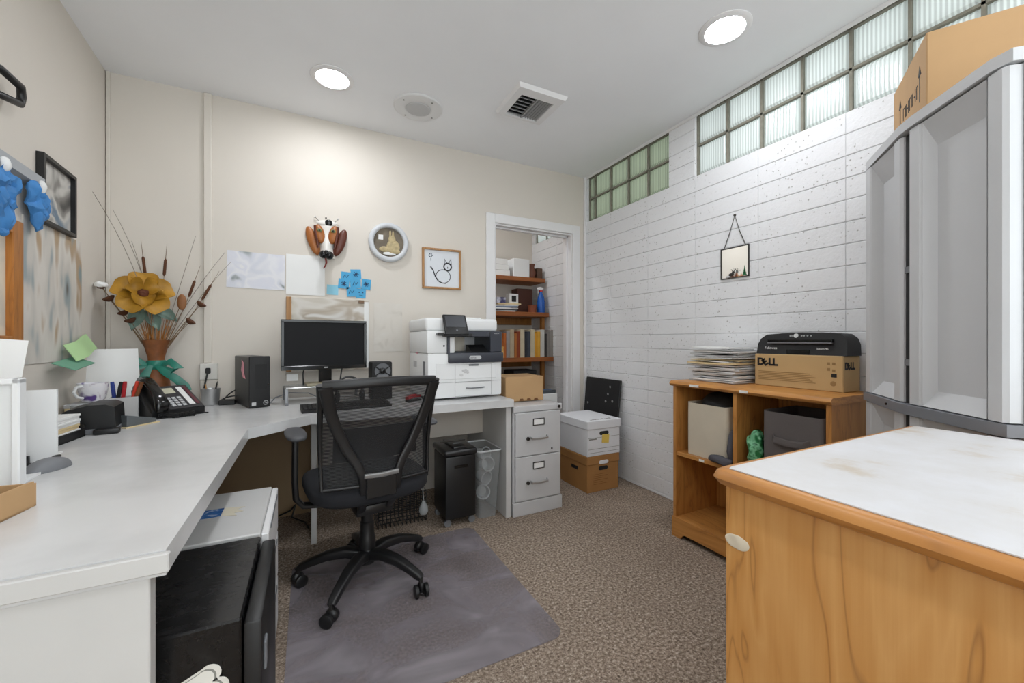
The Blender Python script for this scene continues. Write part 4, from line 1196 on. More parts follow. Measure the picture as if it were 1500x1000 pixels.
MB().box(0, .004, -.34, .16, -.30, .25).build('collage_sheet', blotch('collage', ['#5f5b55', '#9ba6a8', '#cfcac2', '#d9d4cc', '#b59d80', '#8b9b9f'], 3.6, (1, 2.6, .8), dist=0), t)
t = left_thing('green_folder', 'pale green and white folder propped at the left wall', 'folder', 2.52, 1.06, .02)
b = MB(); b.grid(lambda u, v: (.04 * (1 - v) + .01 * math.sin(u * 5), -.13 + .26 * u, -.05 + .07 * v + .05 * u), 8, 4, .003); b.build('folder_cover', mat('pale_green', '#b7dba0', .6), t)
b = MB(); b.grid(lambda u, v: (.07 * (1 - v), -.24 + .20 * u, -.085 + .03 * v + .02 * u), 8, 4, .003); b.build('inner_sheet', mat('folder_teal', '#6fa58b', .6), t)

# papers and holders at the left end of the desk
ZD = .7355
t = thing('magazine_file', 'white upright file box near the front left of the desk', 'file box', (-.70, 1.465, ZD), R(3))
b = MB().box(-.16, .055, -.012, .0, 0, .26, .002).box(.045, .060, -.030, .004, 0, .270, .003).box(-.16, .060, -.030, .004, .255, .270, .003).box(-.16, .055, .0, .20, .0, .006).box(-.16, .05, .19, .20, 0, .22)
b.build('file_shell', WHITEPL, t)
for k, (x, y, z, rx_, rz_, l) in enumerate(((-.84, 1.70, 1.07, 12, 6, 'loose white sheet sticking up highest behind the white file box'), (-.862, 1.82, .995, 20, -16, 'loose white sheet slanting down behind the white file box'))):
    o = MB().box(-(.085, .045)[k], (.085, .050)[k], -.0006, .0006, (-.24, -.19)[k], (.10, .08)[k]).build('loose_sheet', PAPER, None, 0, loc=(x, y, z - .06), rot=(R(-rx_), R(rz_), R(20)))
    tag(o, l, 'paper')
t = thing('cardboard_tray', 'low tan cardboard tray on the near left edge of the desk', 'tray', (-.70, 1.22, ZD), R(-8))
b = MB().box(-.14, .155, -.09, .07, 0, .004).box(-.14, .155, -.09, -.084, 0, .055).box(-.14, .155, .064, .07, 0, .05).box(.149, .155, -.084, .064, 0, .055)
b.build('tray_shell', CARD, t, smooth=0)
o = lump('dark_pouch', 'dark pouch lying in the low cardboard tray', 'pouch', (-.71, 1.215, ZD + .028), (.12, .055, .020), mat('dark_pouch', '#2d3138', .6), .006, 22, 6); o.rotation_euler = (0, 0, R(-8))

t = thing('computer_mouse', 'grey computer mouse on the desk beside the white file box', 'mouse', (-.655, 1.60, ZD), R(-25))
b = MB(); b.ell((0, 0, .0), (.033, .058, .034), 20)
for v in b.bm.verts: v.co.z = max(v.co.z, 0.)
b.build('mouse_shell', GREYPL, t, smooth=60)
MB().ell((0, .022, .031), (.005, .014, .005), 10).build('scroll_wheel', BLK, t)
t = thing('letter_tray', 'black letter tray loaded with papers on the left of the desk', 'tray', (-.838, 1.965, ZD), R(-4))
b = MB().box(-.07, .07, -.14, .14, 0, .006).box(-.07, .07, .134, .14, 0, .045).box(-.07, -.064, -.134, .134, 0, .06).box(.064, .07, -.134, .134, 0, .030)
b.build('tray_body', BLK, t, smooth=0)
zz = ZD + .007
for k in range(9):
    m = [PAPER, MANILA, PAPER, MANILA, MANILA, PAPER, PAPER, PAPER, PAPER][k]
    b = MB().box(-.056, .062, -.125, .125, 0, .0088, .001).rotz(random.uniform(-.03, .03) + R(-4))
    o = b.build('paper_bundle', m, loc=(-.838 + random.uniform(-.003, .004), 1.965, zz)); zz += .0092
    tag(o, 'white paper bundle in the black letter tray' if m is PAPER else 'manila folder in the black letter tray', 'paper', 'papers in the letter tray')
tag(MB().box(-.014, .014, -.008, .008, 0, .012, .003).build('binder_clip', BLK, loc=(-.82, 1.88, zz + .0005)), 'small black binder clip on top of the letter tray papers', 'clip')
t = thing('letter_tray', 'lower empty black tray near the white file box', 'tray', (-.79, 1.72, ZD), R(-4))
MB().box(-.09, .085, -.075, .06, 0, .012, .003).box(-.09, .085, -.075, -.068, .01, .035).build('tray_body', BLK, t)
MB().box(-.08, .10, -.06, .05, .0125, .016).build('sheet', PAPER, t)
t = thing('tape_machine', 'rounded black desktop sharpener machine behind the letter tray', 'office machine', (-.772, 2.205, ZD), R(8))
prof = [(-.10, .02), (-.10, .06), (-.06, .095), (.0, .112), (.05, .112), (.075, .10), (.08, .02)]
MB().prism(prof, -.085, .085, 'y').build('housing', BLK, t, smooth=45)
MB().box(-.10, .082, -.087, .087, .0, .02, .003).build('base', GREYPL, t)
MB().box(.02, .095, -.12, -.086, .0, .022, .006, 2).build('front_foot', BLK, t)
t = thing('folder_box', 'low tan box under the mug behind the black machine', 'box', (-.868, 2.475, ZD), R(0))
MB().box(-.065, .070, -.075, .075, .0, .085, .003).build('box_body', MANILA, t)
MB().box(-.067, .072, -.077, .077, .070, .0865, .002).build('lid', PAPERG, t)
t = thing('desk_calculator', 'small grey calculator propped between the black machine and the telephone', 'calculator', (-.675, 2.285, ZD), R(-35))
b = MB().prism([(-.06, 0), (.06, 0), (.06, .02), (-.06, .052)], -.045, .045, 'x'); b.build('body', mat('calc_grey', '#5d6163', .5), t)
MB().box(-.06, .055, -.07, .07, -.0, .004).build('card_base', MANILA, t)
t = thing('glass_dish', 'shallow clear dish behind the black machine', 'dish', (-.852, 2.352, ZD))
MB().lathe([(.0, .0), (.035, .0), (.042, .085), (.044, .09), (.041, .09), (.033, .006), (0, .006)], seg=28).build('dish_wall', CLOUDPL, t, smooth=60)
t = thing('paper_holder', 'white upright paper holder against the left wall behind the mug', 'holder', (-.865, 2.70, ZD), R(30))
b = MB(); b.grid(lambda u, v: (-.10 + .20 * u, .06 * v - .03 * math.sin(u * 3.1), .32 * v), 8, 4, .003); b.build('back_sheet', PAPER, t)
MB().box(-.10, .10, -.06, .005, 0, .006).build('foot', WHITEPL, t)
t = thing('mug', 'white mug with purple splashes beside the telephone', 'mug', (-.868, 2.475, ZD + .087))
MB().lathe([(0, 0), (.030, 0), (.040, .012), (.050, .06), (.052, .085), (.049, .085), (.038, .018), (0, .010)], seg=28).build('mug_body', blotch('purple_splash', ['#5a3f86', '#efedf2', '#f2f0f3', '#7a3f78'], 20), t, smooth=60)
MB().path([(-.020, -.044, .075), (-.03, -.070, .072), (-.034, -.078, .052), (-.028, -.068, .030), (-.018, -.044, .022)], .006, 8).build('handle', WHITEPL, t)
t = thing('pen_tray', 'small box of pens and markers beside the mug', 'pen holder', (-.768, 2.50, ZD), R(10))
b = MB().box(-.05, .05, -.030, .030, 0, .055).box(-.05, .05, -.030, -.026, .055, .10).box(-.05, .05, .026, .030, .055, .10).box(-.05, -.046, -.026, .026, .055, .10).box(.046, .05, -.026, .026, .055, .10)
b.build('holder_shell', PAPERG, t, smooth=0)
for k, (c, nm, x, y, ax) in enumerate((('#b3242c', 'red', -.01, .0, .10), ('#1c1c1e', 'black', -.03, .0, .16), ('#2c3f8a', 'blue', -.036, .015, -.10), ('#d8452f', 'orange red', .02, .012, .2), ('#7a4a2a', 'brown', .03, -.01, .3))):
    o = thing('marker', f'{nm} marker standing in the small pen box', 'pen', (-.768 + x, 2.50 + y * .7, ZD + .056), 0, 'pens in the small box', rot=(0, ax, 0))
    MB().cyl((0, 0, 0), (0, 0, .085), .008, seg=10).build('barrel', mat('pen_' + nm, c, .4), o)
    MB().cyl((0, 0, .0852), (0, 0, .115), .0085, .007, seg=10).build('cap', mat('pen_' + nm, c, .4), o)

# vase of dried flowers
VX, VY = -.742, 2.838
t = thing('flower_vase', 'wicker vase with a teal ribbon and dried flowers on the desk corner', 'vase', (VX, VY, ZD))
MB().lathe([(0, 0), (.052, 0), (.060, .05), (.062, .10), (.055, .16), (.042, .20), (.034, .23), (.036, .27), (.050, .33), (.060, .365), (.056, .366), (.034, .29), (.028, .24), (0, .24)], seg=36,
           wob=lambda a, z: 1 + .045 * math.sin(a * 18) * (1 if z < .22 else .5)).build('vase_body', mat('wicker', '#8a5128', .55, var=.35, vscale=22, bump=.4, bscale=80), t, smooth=50)
b = MB()
b.lathe([(.040, .205), (.044, .215), (.044, .245), (.039, .255)], seg=24)
for s, pts in ((-1, [(-.03, -.03, .23), (-.07, -.05, .265), (-.115, -.05, .235), (-.09, -.055, .215), (-.03, -.04, .225)]), (1, [(.03, -.03, .23), (.07, -.05, .25), (.11, -.05, .21), (.08, -.06, .195), (.03, -.04, .22)])):
    b.loft(pts, [.018, .04, .045, .035, .015], [.004] * 5, (0, .3, 1), .7, 10)
b.loft([(-.01, -.045, .23), (-.03, -.06, .18), (-.045, -.065, .12), (-.035, -.068, .09)], [.02, .04, .046, .04], [.004] * 4, (1, .2, 0), .7, 10)
b.loft([(.01, -.045, .23), (.05, -.062, .195), (.10, -.065, .155), (.14, -.06, .11), (.155, -.06, .085)], [.02, .036, .042, .042, .03], [.004] * 5, (.5, .2, 1), .7, 10)
b.build('ribbon', TEAL, t, smooth=60)
FLW = mat('gold_petal', '#b98722', .55, var=.35, vscale=18)
t = thing('artificial_flower', 'large gold artificial flower in the wicker vase', 'flower', (VX - .045, VY - .03, ZD + .60), rot=(R(66), 0, R(16)))
MB().path([(0, 0, -.01), (.02, .02, -.2), (.03, -.16, -.29)], .005, 6).build('stem', mat('stem_brown', '#6b4a2a', .7), t)
for k in range(8):
    inner = 1 if k > 4 else 0; an = 2 * math.pi * (k / 5 + .05 if not inner else (k - 5) / 3 + .08)
    def petal(u, v, an=an, inner=inner):
        r = .008 + (.118 - .050 * inner) * v
        vv = .05 + .95 * v
        wd = (.060 - .016 * inner) * max(0, 1 - abs(2 * vv - 1.15) ** 2.4 / 1.15) ** .55
        q = (u * 2 - 1)
        x = r; y = q * wd
        z = .030 * math.sin(v * 2.2) + (.030 + .02 * inner) * q * q * math.sin(v * 3) + .014 * inner + .006 * (k % 2)
        return (x * math.cos(an) - y * math.sin(an), x * math.sin(an) + y * math.cos(an), z)
    MB().grid(petal, 10, 12, .003).build('petal', FLW, t, smooth=80)
MB().ell((0, 0, .030), (.024, .024, .016), 16).jitter(.006, 90, 2).build('flower_heart', mat('heart_brown', '#5b2e18', .8), t)
LEAF = mat('grey_green_leaf', '#7d9488', .6, var=.25, vscale=25)
for k, (an, dz) in enumerate(((-70, -.06), (-105, -.05), (-40, -.05))):
    a = R(an)
    def leaf(u, v, a=a, dz=dz):
        wd = .034 * math.sin(math.pi * min(1, .1 + v * .88)); q = u * 2 - 1
        x = .05 + .13 * v; y = q * wd
        return (x * math.cos(a) - y * math.sin(a), x * math.sin(a) + y * math.cos(a), dz + .02 * q * q - .02 * v)
    MB().grid(leaf, 6, 8, .002).build('leaf', LEAF, t, smooth=80)
STEM = mat('dry_stem', '#7a6248', .8); TWIG = mat('twig_grey', '#8d8378', .8); CAT = mat('cattail', '#5a3620', .9)
top = Vector((VX, VY, ZD + .36))
def stem(kind, label, dx, dy, L_, bend, grp):
    base = Vector((VX, VY, ZD + .245))
    t = thing('dried_stem', label, 'dried plant', base, 0, grp)
    end = Vector((dx, dy, L_))
    mid = end * .5 + Vector((bend, 0, 0))
    pts = [Vector((0, 0, 0)).lerp(mid, k / 4) if k < 4 else None for k in range(4)]
    pts = []
    for k in range(11):
        u = k / 10; pts.append((1 - u) ** 2 * Vector((0, 0, 0)) + 2 * u * (1 - u) * mid + u * u * end)
    rad = {'twig': .0022, 'pod': .003, 'cattail': .0022, 'spoon': .003}[kind]
    MB().path(pts, [rad * (1.2 - .75 * k / 10) for k in range(11)], 6).build('stalk', TWIG if kind == 'twig' else STEM, t)
    d = (pts[-1] - pts[-2]).normalized()
    if kind == 'pod':
        b = MB().lathe([(0, -.012), (.010, -.010), (.024, .004), (.026, .010), (.020, .014), (0, .012)], seg=18)
        M3 = Vector((0, 0, 1)).rotation_difference(d).to_matrix()
        for v in b.bm.verts: v.co = M3 @ v.co + end
        b.build('seed_pod', CAT, t, smooth=60)
    if kind == 'cattail':
        MB().path([end - d * .10, end - d * .09, end - d * .01, end], [.003, .007, .007, .002], 8).build('cattail_head', CAT, t)
        MB().path([end, end + d * .09], [.0016, .0006], 5).build('tip', STEM, t)
    if kind == 'spoon':
        b = MB().ell(end, (.022, .010, .045), 14); b.build('curled_pod', mat('curled_pod', '#8a5a32', .6), t, smooth=80)
G = 'dried stems in the wicker vase'
for a in (('twig', 'tallest bare twig leaning left from the vase', -.22, -.10, .86, .10, G), ('twig', 'second bare twig leaning left from the vase', -.17, -.02, .80, .09, G), ('twig', 'short bare twig on the left of the gold flower', -.12, .06, .66, .04, G),
          ('twig', 'thin upright twig just right of the gold flower', .16, .06, .72, .0, G), ('twig', 'long arching twig reaching right toward the cable channel', .30, .06, .64, -.05, G), ('twig', 'lowest arching twig reaching farthest right', .33, .04, .58, -.04, G),
          ('cattail', 'brown cattail right of the gold flower', .165, .02, .46, .02, G), ('cattail', 'outer brown cattail farthest right of the flower', .24, .02, .44, .02, G), ('cattail', 'brown cattail rising above the gold flower', -.07, .05, .58, .0, G), ('cattail', 'thin cattail behind the gold flower', .02, .08, .58, .0, G),
          ('pod', 'round seed pod farthest left of the flower', -.17, -.06, .33, .01, G), ('pod', 'round seed pod left below the flower', -.12, -.04, .26, .01, G), ('pod', 'round seed pod right of the flower', .195, .0, .32, -.02, G), ('pod', 'round seed pod low on the right side', .15, -.02, .22, -.02, G), ('pod', 'small seed pod low on the left side', -.09, -.05, .22, 0, G),
          ('spoon', 'curled brown pod right beside the gold flower', .115, -.02, .33, 0, G)):
    stem(*a)
t = thing('white_blossom', 'small white dried blossom left of the gold flower', 'flower', (VX - .20, VY - .07, ZD + .64))
MB().path([(0, 0, 0), (.09, .03, -.17), (.19, .07, -.39)], .002, 6).build('stalk', STEM, t)
MB().ell((0, 0, .008), (.026, .026, .014), 18).jitter(.008, 60, 5).build('bloom', PAPER, t)
MB().lathe([(0, -.016), (.012, -.012), (.018, 0)], seg=14).build('calyx', CAT, t)
t = thing('straw_tuft', 'bunch of orange straw filling the mouth of the vase', 'dried plant', (VX, VY, ZD + .28))
b = MB()
for k in range(46):
    an = random.uniform(0, 6.28); r_ = random.uniform(.0, .028); l_ = random.uniform(.14, .25); o_ = random.uniform(.03, .085)
    b.path([(r_ * math.cos(an), r_ * math.sin(an), 0), (o_ * math.cos(an), o_ * math.sin(an) * .7, l_)], [.0022, .001], 4)
b.build('straw', mat('straw', '#b87a3c', .8, var=.3, vscale=30), t); t['kind'] = 'stuff'

# telephone
t = thing('telephone', 'black office desk telephone with keypad on the desk corner', 'telephone', (-.622, 2.555, ZD), R(36))
b = MB().prism([(-.105, 0), (.09, 0), (.105, .120), (.09, .126), (-.105, .028)], -.105, .110, 'x')
b.build('base', BLK, t)
ang = math.atan2(.098, .195)
face = bpy.data.objects.new('key_panel', None); COL.objects.link(face); face.parent = t; face.location = (-.004, -.105, .029); face.rotation_euler = (ang, 0, 0)
MB().box(-.03, .113, .004, .218, .0, .002).build('faceplate', mat('phone_slate', '#2b2b30', .4), face)
for i in range(3):
    for j in range(4):
        MB().box(-.012 + .022 * i, .004 + .022 * i, .025 + .022 * j, .040 + .022 * j, .002, .0065, .001).build('key', LGREY, face)
MB().box(-.018, .045, .145, .195, .002, .004).build('display', mat('lcd', '#c9c7b0', .3), face)
MB().box(.062, .085, .03, .20, .002, .0035).build('name_card', PAPER, face)
MB().box(.092, .105, .03, .20, .002, .0035).build('button_strip', mat('maroon', '#5d1f2c', .4), face)
hs = bpy.data.objects.new('handset', None); COL.objects.link(hs); hs.parent = t; hs.location = (-.072, -.012, .090); hs.rotation_euler = (ang + R(3), 0, 0)
MB().loft([(0, -.115, .0), (0, -.105, .03), (0, -.06, .048), (0, .0, .054), (0, .06, .05), (0, .10, .034), (0, .112, .005)], [.052, .056, .046, .042, .046, .056, .052], [.03, .036, .026, .022, .026, .036, .03], (1, 0, 0), .6).build('handset_grip', BLKG, hs, smooth=60)
MB().box(-.036, .030, -.112, .112, -.020, .004, .008, 2).build('cradle', BLK, hs)
o = MB()
pts = []
for k in range(260):
    u = k / 259; a = u * 2 * math.pi * 36
    pts.append((-.62 + .13 * u + .0, 2.40 + .02 * u + .012 * math.sin(u * 9) + .010 * math.cos(a), ZD + .012 + .010 * math.sin(a)))
o.path(pts, .0026, 5)
tag(o.build('handset_cord', BLK), 'coiled black telephone cord lying in front of the telephone', 'cord')
tag(MB().prism([(-.76, 2.42), (-.70, 2.36), (-.62, 2.385), (-.45, 2.50), (-.47, 2.515), (-.63, 2.41), (-.70, 2.44)], ZD + .0002, ZD + .004).build('phone_stand', BLK), 'flat black stand edge under the telephone', 'stand')
# steel cup
t = thing('steel_cup', 'small steel cup with pens beside the telephone', 'cup', (-.495, 2.80, ZD))
MB().lathe([(0, 0), (.036, 0), (.040, .005), (.046, .088), (.047, .092), (.044, .092), (.036, .006), (0, .006)], seg=28).build('cup_wall', STEEL, t, smooth=60)
for k, (x, y, a_, c, nm) in enumerate(((.01, .0, .18, '#1c1c1e', 'black'), (-.012, .01, -.12, '#b98a55', 'wooden'))):
    o = thing('pen', f'{nm} pen standing in the small steel cup', 'pen', (-.495 + x, 2.80 + y, ZD + .007), 0, rot=(0, a_, 0))
    MB().cyl((0, 0, 0), (0, 0, .11), .004, seg=8).build('barrel', mat('pen2_' + nm, c, .4), o)
    MB().cyl((0, 0, .1102), (0, 0, .125), .0035, .0012, seg=8).build('tip', BLK, o)

# cables between cup and computer
for k, (pts, l) in enumerate((([(-.45, 2.86, .745), (-.40, 2.80, .80), (-.34, 2.83, .83), (-.32, 2.88, .78), (-.36, 2.89, .742)], 'black cable loop beside the desktop computer, the higher one'),
                              ([(-.47, 2.86, .742), (-.42, 2.78, .775), (-.36, 2.78, .785), (-.33, 2.84, .75), (-.40, 2.87, .741)], 'black cable loop beside the desktop computer, the lower one'))):
    q_ = [Vector(p) for p in pts]; P = []
    for i in range(len(q_) - 1):
        for s in range(5): P.append(q_[i].lerp(q_[i + 1], s / 5))
    P.append(q_[-1])
    for _ in range(3): P = [P[0]] + [(P[i - 1] + P[i] * 2 + P[i + 1]) / 4 for i in range(1, len(P) - 1)] + [P[-1]]
    tag(MB().path(P, .004, 6).build('cable', BLK), l, 'cable')
shelf_item('power_adapter', 'black power adapter lying between steel cup and computer', 'adapter', -.45, -.37, 2.74, 2.79, ZD, ZD + .028, BLK, bev=.005)

# desktop computer
t = thing('desktop_computer', 'slim black desktop computer tower standing on the desk', 'computer', (-.240, 2.560, ZD), R(20))
b = MB().box(-.045, .050, .004, .30, .004, .275, .004); b.build('case', mat('case_grey', '#3b3b3c', .4), t)
MB().box(-.047, .052, -.012, .0035, .002, .278, .005, 2).build('front_bezel', BLKM, t)
MB().box(-.020, .034, -.0135, -.0118, .10, .235).build('vent_panel', mat('vent_dark', '#0f0f10', .6), t)
MB().lathe([(.004, -.0145), (.004, -.011)], (.042, 0, .125), 10, 'y').build('power_light', CHROME, t)
MB().box(-.036, -.016, -.0130, -.0119, .014, .032).build('sticker', PAPERG, t)
rg = MB().path([(.030 + .011 * math.cos(2 * math.pi * k / 20), -.0125, .026 + .011 * math.sin(2 * math.pi * k / 20)) for k in range(21)], .0012, 6).build('logo_ring', LGREY, t)
txt('hp', .015, LGREY, t, (.0235, -.0124, .0225), ROT_Y, 'lettering', shear=.25)
o = MB().prism([(.0, .0), (-.01, .045), (.035, .065), (.030, .045), (.045, .01), (.01, -.03), (-.035, -.035)], -.001, .0012, 'x').rotz(R(20)).build('sticky_note', PINK, loc=(-.240 - .0475 * math.cos(R(20)) - .10 * math.sin(R(20)) + 0.0, 2.560 - .0475 * math.sin(R(20)) + .10 * math.cos(R(20)), ZD + .19))
tag(o, 'curled pink sticky note on the side of the desktop computer', 'sticky note')

# monitor riser and monitor
t = thing('monitor_riser', 'silver monitor riser on bent legs at the back of the desk', 'stand', (.075, 2.70, ZD), R(5))
MB().box(-.20, .22, -.10, .11, .088, .096, .003).build('riser_top', mat('glass_shelf', '#c9cbcb', .15, alpha=.75), t)
for s in (-1, 1):
    x = -.195 if s < 0 else .215
    MB().loft([(x - .02 * s * 0, -.13, .004), (x, -.105, .012), (x, -.098, .05), (x, -.095, .084), (x, .10, .084), (x, .105, .04), (x, .12, .004)], [.018] * 7, [.008] * 7, (1, 0, 0), .6).build('leg', mat('riser_grey', '#8f9194', .4, .2), t)
t = thing('monitor', 'black widescreen computer monitor on the silver riser', 'monitor', (.090, 2.655, ZD + .0965), R(6))
MB().box(-.232, .232, -.02, .02, .096, .386, .006, 2).build('housing', BLK, t)
MB().box(-.215, .215, -.0215, -.0195, .120, .370).build('screen', mat('dark_screen', '#1d1d1f', .55, spec=.15), t)
b = MB()
b.box(-.232, .232, -.026, -.019, .371, .386, .002).box(-.232, .232, -.026, -.019, .096, .1195, .002).box(-.232, -.2155, -.026, -.019, .1195, .371, .002).box(.2155, .232, -.026, -.019, .1195, .371, .002)
b.build('bezel', BLKG, t)
MB().box(-.035, .035, .0, .025, .02, .24, .003).build('neck', BLKG, t)
MB().box(-.105, .105, -.05, .10, 0, .014, .006, 2).build('stand_foot', mat('stand_tan', '#a29a83', .5), t)
MB().box(-.010, .010, -.0265, -.0255, .104, .110).build('badge', LGREY, t)
shelf_item('small_note', 'small white paper square tucked under the monitor beside the computer', 'paper', -.115, -.055, 2.7, 2.701, .86, .90, PAPER)
tag(MB().path([(-.02, 2.72, .95), (-.03, 2.70, .90), (-.028, 2.70, .86), (-.028, 2.71, .833)], .004, 6).build('monitor_cable', BLK), 'black cable hanging below the monitor on the left', 'cable')
tag(MB().path([(.19, 2.72, .95), (.18, 2.70, .90), (.175, 2.70, .86), (.17, 2.71, .833)], .004, 6).build('monitor_cable', BLK), 'black cable hanging below the monitor on the right', 'cable')
pts = [(-.20, 2.62, .738), (-.17, 2.66, .772), (-.10, 2.67, .795), (0, 2.65, .79), (.06, 2.62, .76)]
tag(MB().path(pts, .0035, 6).build('grey_cable', GREYPL), 'grey cable arching under the monitor riser', 'cable')

# keyboard, speaker, small items
t = thing('keyboard', 'black computer keyboard at the front edge of the back desk run', 'keyboard', (.185, 2.34, ZD), R(4))
b = MB().prism([(-.075, 0), (.075, 0), (.075, .026), (-.075, .012)], -.22, .22, 'x'); b.build('keyboard_base', BLKM, t)
kk = bpy.data.objects.new('key_rows', None); COL.objects.link(kk); kk.parent = t; kk.location = (0, -.075, .0125); kk.rotation_euler = (math.atan2(.014, .15), 0, 0)
for r_ in range(5):
    b = MB()
    for c in range(20): b.box(-.21 + .021 * c, -.193 + .021 * c, .012 + .024 * r_, .031 + .024 * r_, 0, .006, .001)
    b.build('keys', BLK, kk, smooth=0)
t = thing('desk_speaker', 'small black square speaker with a round cone right of the monitor', 'speaker', (.400, 2.62, ZD), R(6))
b = MB().box(-.062, .062, -.05, .05, 0, .232, .010, 2); b.build('cabinet', BLKM, t)
MB().lathe([(.046, -.052), (.048, -.058), (.040, -.056), (.022, -.051), (.0, -.053)], (0, 0, .175), 28, 'y').build('cone_ring', GREYPL, t, smooth=60)
MB().lathe([(.020, -.054), (.014, -.060), (0, -.062)], (0, 0, .175), 20, 'y').build('cone_cap', BLKG, t, smooth=60)
for s in (-1, 1): MB().cyl((-.048, -.057, .175 - s * .03), (.048, -.057, .175 + s * .03), .0035, seg=6).build('guard_bar', BLK, t)
t = thing('stapler', 'red stapler on the desk behind the chair back', 'stapler', (.56, 2.42, ZD), R(30))
MB().box(-.05, .05, -.018, .018, 0, .012, .003).build('base', BLK, t)
MB().loft([(-.05, 0, .022), (0, 0, .032), (.05, 0, .026)], [.032, .034, .03], [.02, .024, .016], (0, 1, 0), .6).build('arm', RED, t)
t = thing('headset', 'black headset lying on the desk in front of the monitor', 'headset', (.21, 2.49, ZD + .01), R(0))
MB().path([(.07 * math.cos(R(a)), .0 + .05 * math.sin(R(a)), .07 + .07 * math.sin(R(a))) for a in range(-20, 201, 20)], .007, 8).build('headband', BLK, t)
for s in (-1, 1): MB().ell((s * .066, -.016, .035), (.016, .03, .036), 14).build('ear_cup', BLKM, t)

# printer
t = thing('office_printer', 'white multifunction office printer on the right end of the desk', 'printer', (.865, 2.36, ZD), R(1))
# local: front face at y=0, width x -.265..+.215, depth to .42
PX0, PX1, PD = -.235, .255, .44
b = MB().box(PX0, PX1, 0, PD, .012, .285, .010, 2).box(PX0 - .004, PX0 + .17, .0, PD, .284, .42, .008, 2).box(PX0 + .165, PX1 - .004, .26, PD, .284, .42, .004)
b.build('printer_body', WHITEPL, t)
b = MB().box(PX0 - .008, PX1 - .02, .02, PD, .421, .500, .018, 3).box(PX0 + .22, PX1 - .10, .10, PD - .05, .50, .512, .005, 2)
b.build('scanner_lid', WHITEPL, t)
MB().box(PX0 - .004, PX1 - .024, .03, PD - .004, .462, .466).build('lid_gap', PAPERG, t)
b = MB().box(PX0 + .125, PX1 + .003, -.022, .10, .225, .287, .008, 2)
b.build('dark_front_band', DGREYPL, t)
b = MB().box(PX1 - .085, PX1 - .002, -.008, .26, .288, .42, .004).box(PX0 + .165, PX1 - .085, -.004, .25, .385, .42, .003)
b.build('dark_bridge', DGREYPL, t)
MB().box(PX0 + .118, PX0 + .135, -.01, .02, .28, .425, .002).build('dark_post', DGREYPL, t)
MB().box(PX0 + .17, PX1 - .09, .02, .255, .288, .292).build('output_tray', mat('tray_grey', '#4a4b50', .5), t)
MB().box(PX0 + .18, PX1 - .20, .15, .258, .293, .384).build('output_back', mat('bay_cream', '#cfc7b8', .6), t)
MB().prism([(-.005, .292), (.09, .292), (.09, .335), (.07, .335)], PX1 - .215, PX1 - .10, 'x').build('paper_stop', BLK, t)
b = MB().box(PX0 + .05, PX1 - .04, -.003, .004, .125, .223, .002); b.build('tray_door', WHITEPL, t)
def outline(x0, x1, z0, z1, y, w=.0016):
    return MB().box(x0, x1, y - .0006, y, z0, z0 + w).box(x0, x1, y - .0006, y, z1 - w, z1).box(x0, x0 + w, y - .0006, y, z0, z1).box(x1 - w, x1, y - .0006, y, z0, z1)
SEAM = mat('seam_grey', '#9a9a9a', .6)
outline(PX0 + .17, PX1 - .075, .107, .214, -.0032).build('door_seam', SEAM, t)
outline(PX0 + .17, PX1 - .075, .018, .104, -.0005).build('tray_seam', SEAM, t)
MB().box(PX0 + .001, PX1 - .001, -.0006, .0, .105, .107).build('body_seam', SEAM, t)
MB().box(PX0 + .26, PX0 + .325, -.007, -.003, .204, .216, .002).build('door_latch', GREYPL, t)
MB().loft([(PX0 + .24, -.003, .068), (PX0 + .275, -.008, .066), (PX0 + .34, -.008, .066), (PX0 + .365, -.003, .068)], [.007] * 4, [.005] * 4, (0, 0, 1), .6).build('tray_handle', GREYPL, t)
b = MB().prism(rrect(PX0 + .255, PX0 + .335, .245, .268, .011), -.025, -.0215, 'y'); b.build('badge_plate', LGREY, t)
txt('xerox', .016, DGREYPL, t, (PX0 + .262, -.0255, .2515), ROT_Y, 'lettering')
sp = bpy.data.objects.new('control_panel', None); COL.objects.link(sp); sp.parent = t; sp.location = (PX0 + .165, -.055, .405); sp.rotation_euler = (R(-28), 0, 0)
MB().box(-.075, .075, -.006, .010, -.01, .13, .008, 2).build('panel_housing', BLK, sp)
MB().box(-.062, .062, -.0075, -.0058, .040, .118).build('touch_screen', mat('touch_dark', '#44464b', .3), sp)
MB().lathe([(.006, -.0075), (.006, -.006)], (.0, 0, .018), 12, 'y').build('home_button', GREYPL, sp)
MB().box(PX0 + .09, PX0 + .27, -.045, .02, .384, .404, .004).build('panel_arm', BLK, t)
MB().box(PX0 + .05, PX0 + .09, -.045, .0, .392, .408, .004).build('usb_port', BLKG, t)
MB().lathe([(.006, -.002), (.006, .0)], (PX0 + .10, 0, .33), 12, 'y').build('round_button', BLK, t)
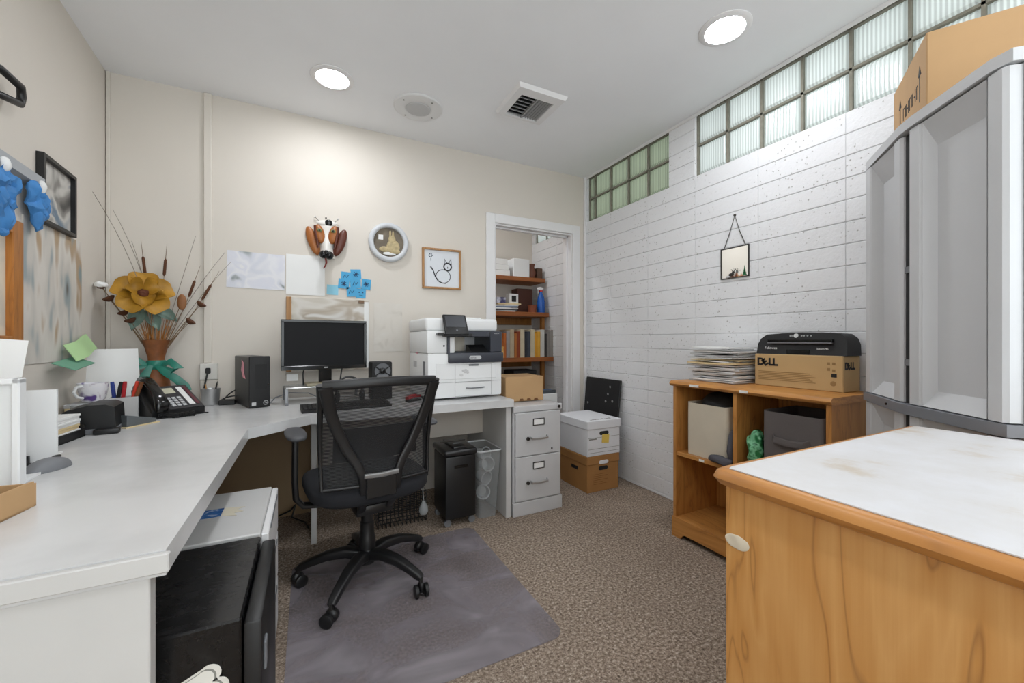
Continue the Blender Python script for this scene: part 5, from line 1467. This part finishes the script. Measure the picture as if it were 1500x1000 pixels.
MB().box(PX0 - .0052, PX0 - .0008, .05, .09, .14, .235, .001).build('side_latch', GREYPL, t)
MB().box(PX0 - .0012, PX0 - .0004, .25, .33, .19, .23).build('side_label', PAPERG, t)
txt('VersaLink', .010, LGREY, t, (PX1 - .062, -.0085, .404), ROT_Y, 'lettering')
b = MB()
for k in range(7): b.ell((PX0 + .23 + .022 * math.cos(k * 1.9), -.0042, .165 + .016 * math.sin(k * 2.3)), (.010, .0006, .008), 8)
b.build('scuff_mark', mat('scuff_grey', '#d2d2d2', .7), t)
o = MB().prism([(-.02, .0), (.03, .008), (.022, .05), (.044, .080), (.006, .075), (-.02, .04)], 0, .0012, 'x').build('sticky_note', PINK, loc=(.865 + PX0 - .0065, 2.60, ZD + .275))
tag(o, 'pink sticky note hanging on the side of the printer', 'sticky note')

# ------------------------------------------------------------------ things under the desk
t = thing('wire_basket', 'black wire basket on the carpet under the back desk', 'basket', (.50, 2.50, 0))
b = MB()
for k in range(8):
    z = .03 + .022 * k
    b.path([(-.14, -.07, z), (.14, -.07, z), (.14, .07, z), (-.14, .07, z), (-.14, -.07, z)], .0028, 5)
for k in range(13):
    x = -.14 + .28 * k / 12
    b.path([(x, -.07, .19), (x, -.07, .003), (x, .07, .003), (x, .07, .19)], .0025, 5)
b.build('wire_grid', BLK, t)
t = thing('light_bulb', 'clear light bulb hanging beside the shredder under the desk', 'bulb', (.612, 2.38, .105))
MB().lathe([(0, -.045), (.020, -.04), (.028, -.02), (.024, .005), (.012, .03), (.010, .04), (0, .04)], seg=18).build('bulb_glass', CLOUDPL, t, smooth=60)
MB().path([(0, 0, .04), (.005, .05, .12), (.0, .15, .25), (0, .22, .34)], .0022, 5).build('cord', LGREY, t)
pts = [(-.16, 2.86, .02), (-.10, 2.83, .05), (-.07, 2.78, .10), (-.09, 2.75, .04), (-.02, 2.70, .015), (.0, 2.62, .012)]
tag(MB().path(pts, .005, 6).build('floor_cable', BLK), 'black cable on the carpet under the corner of the desk', 'cable')
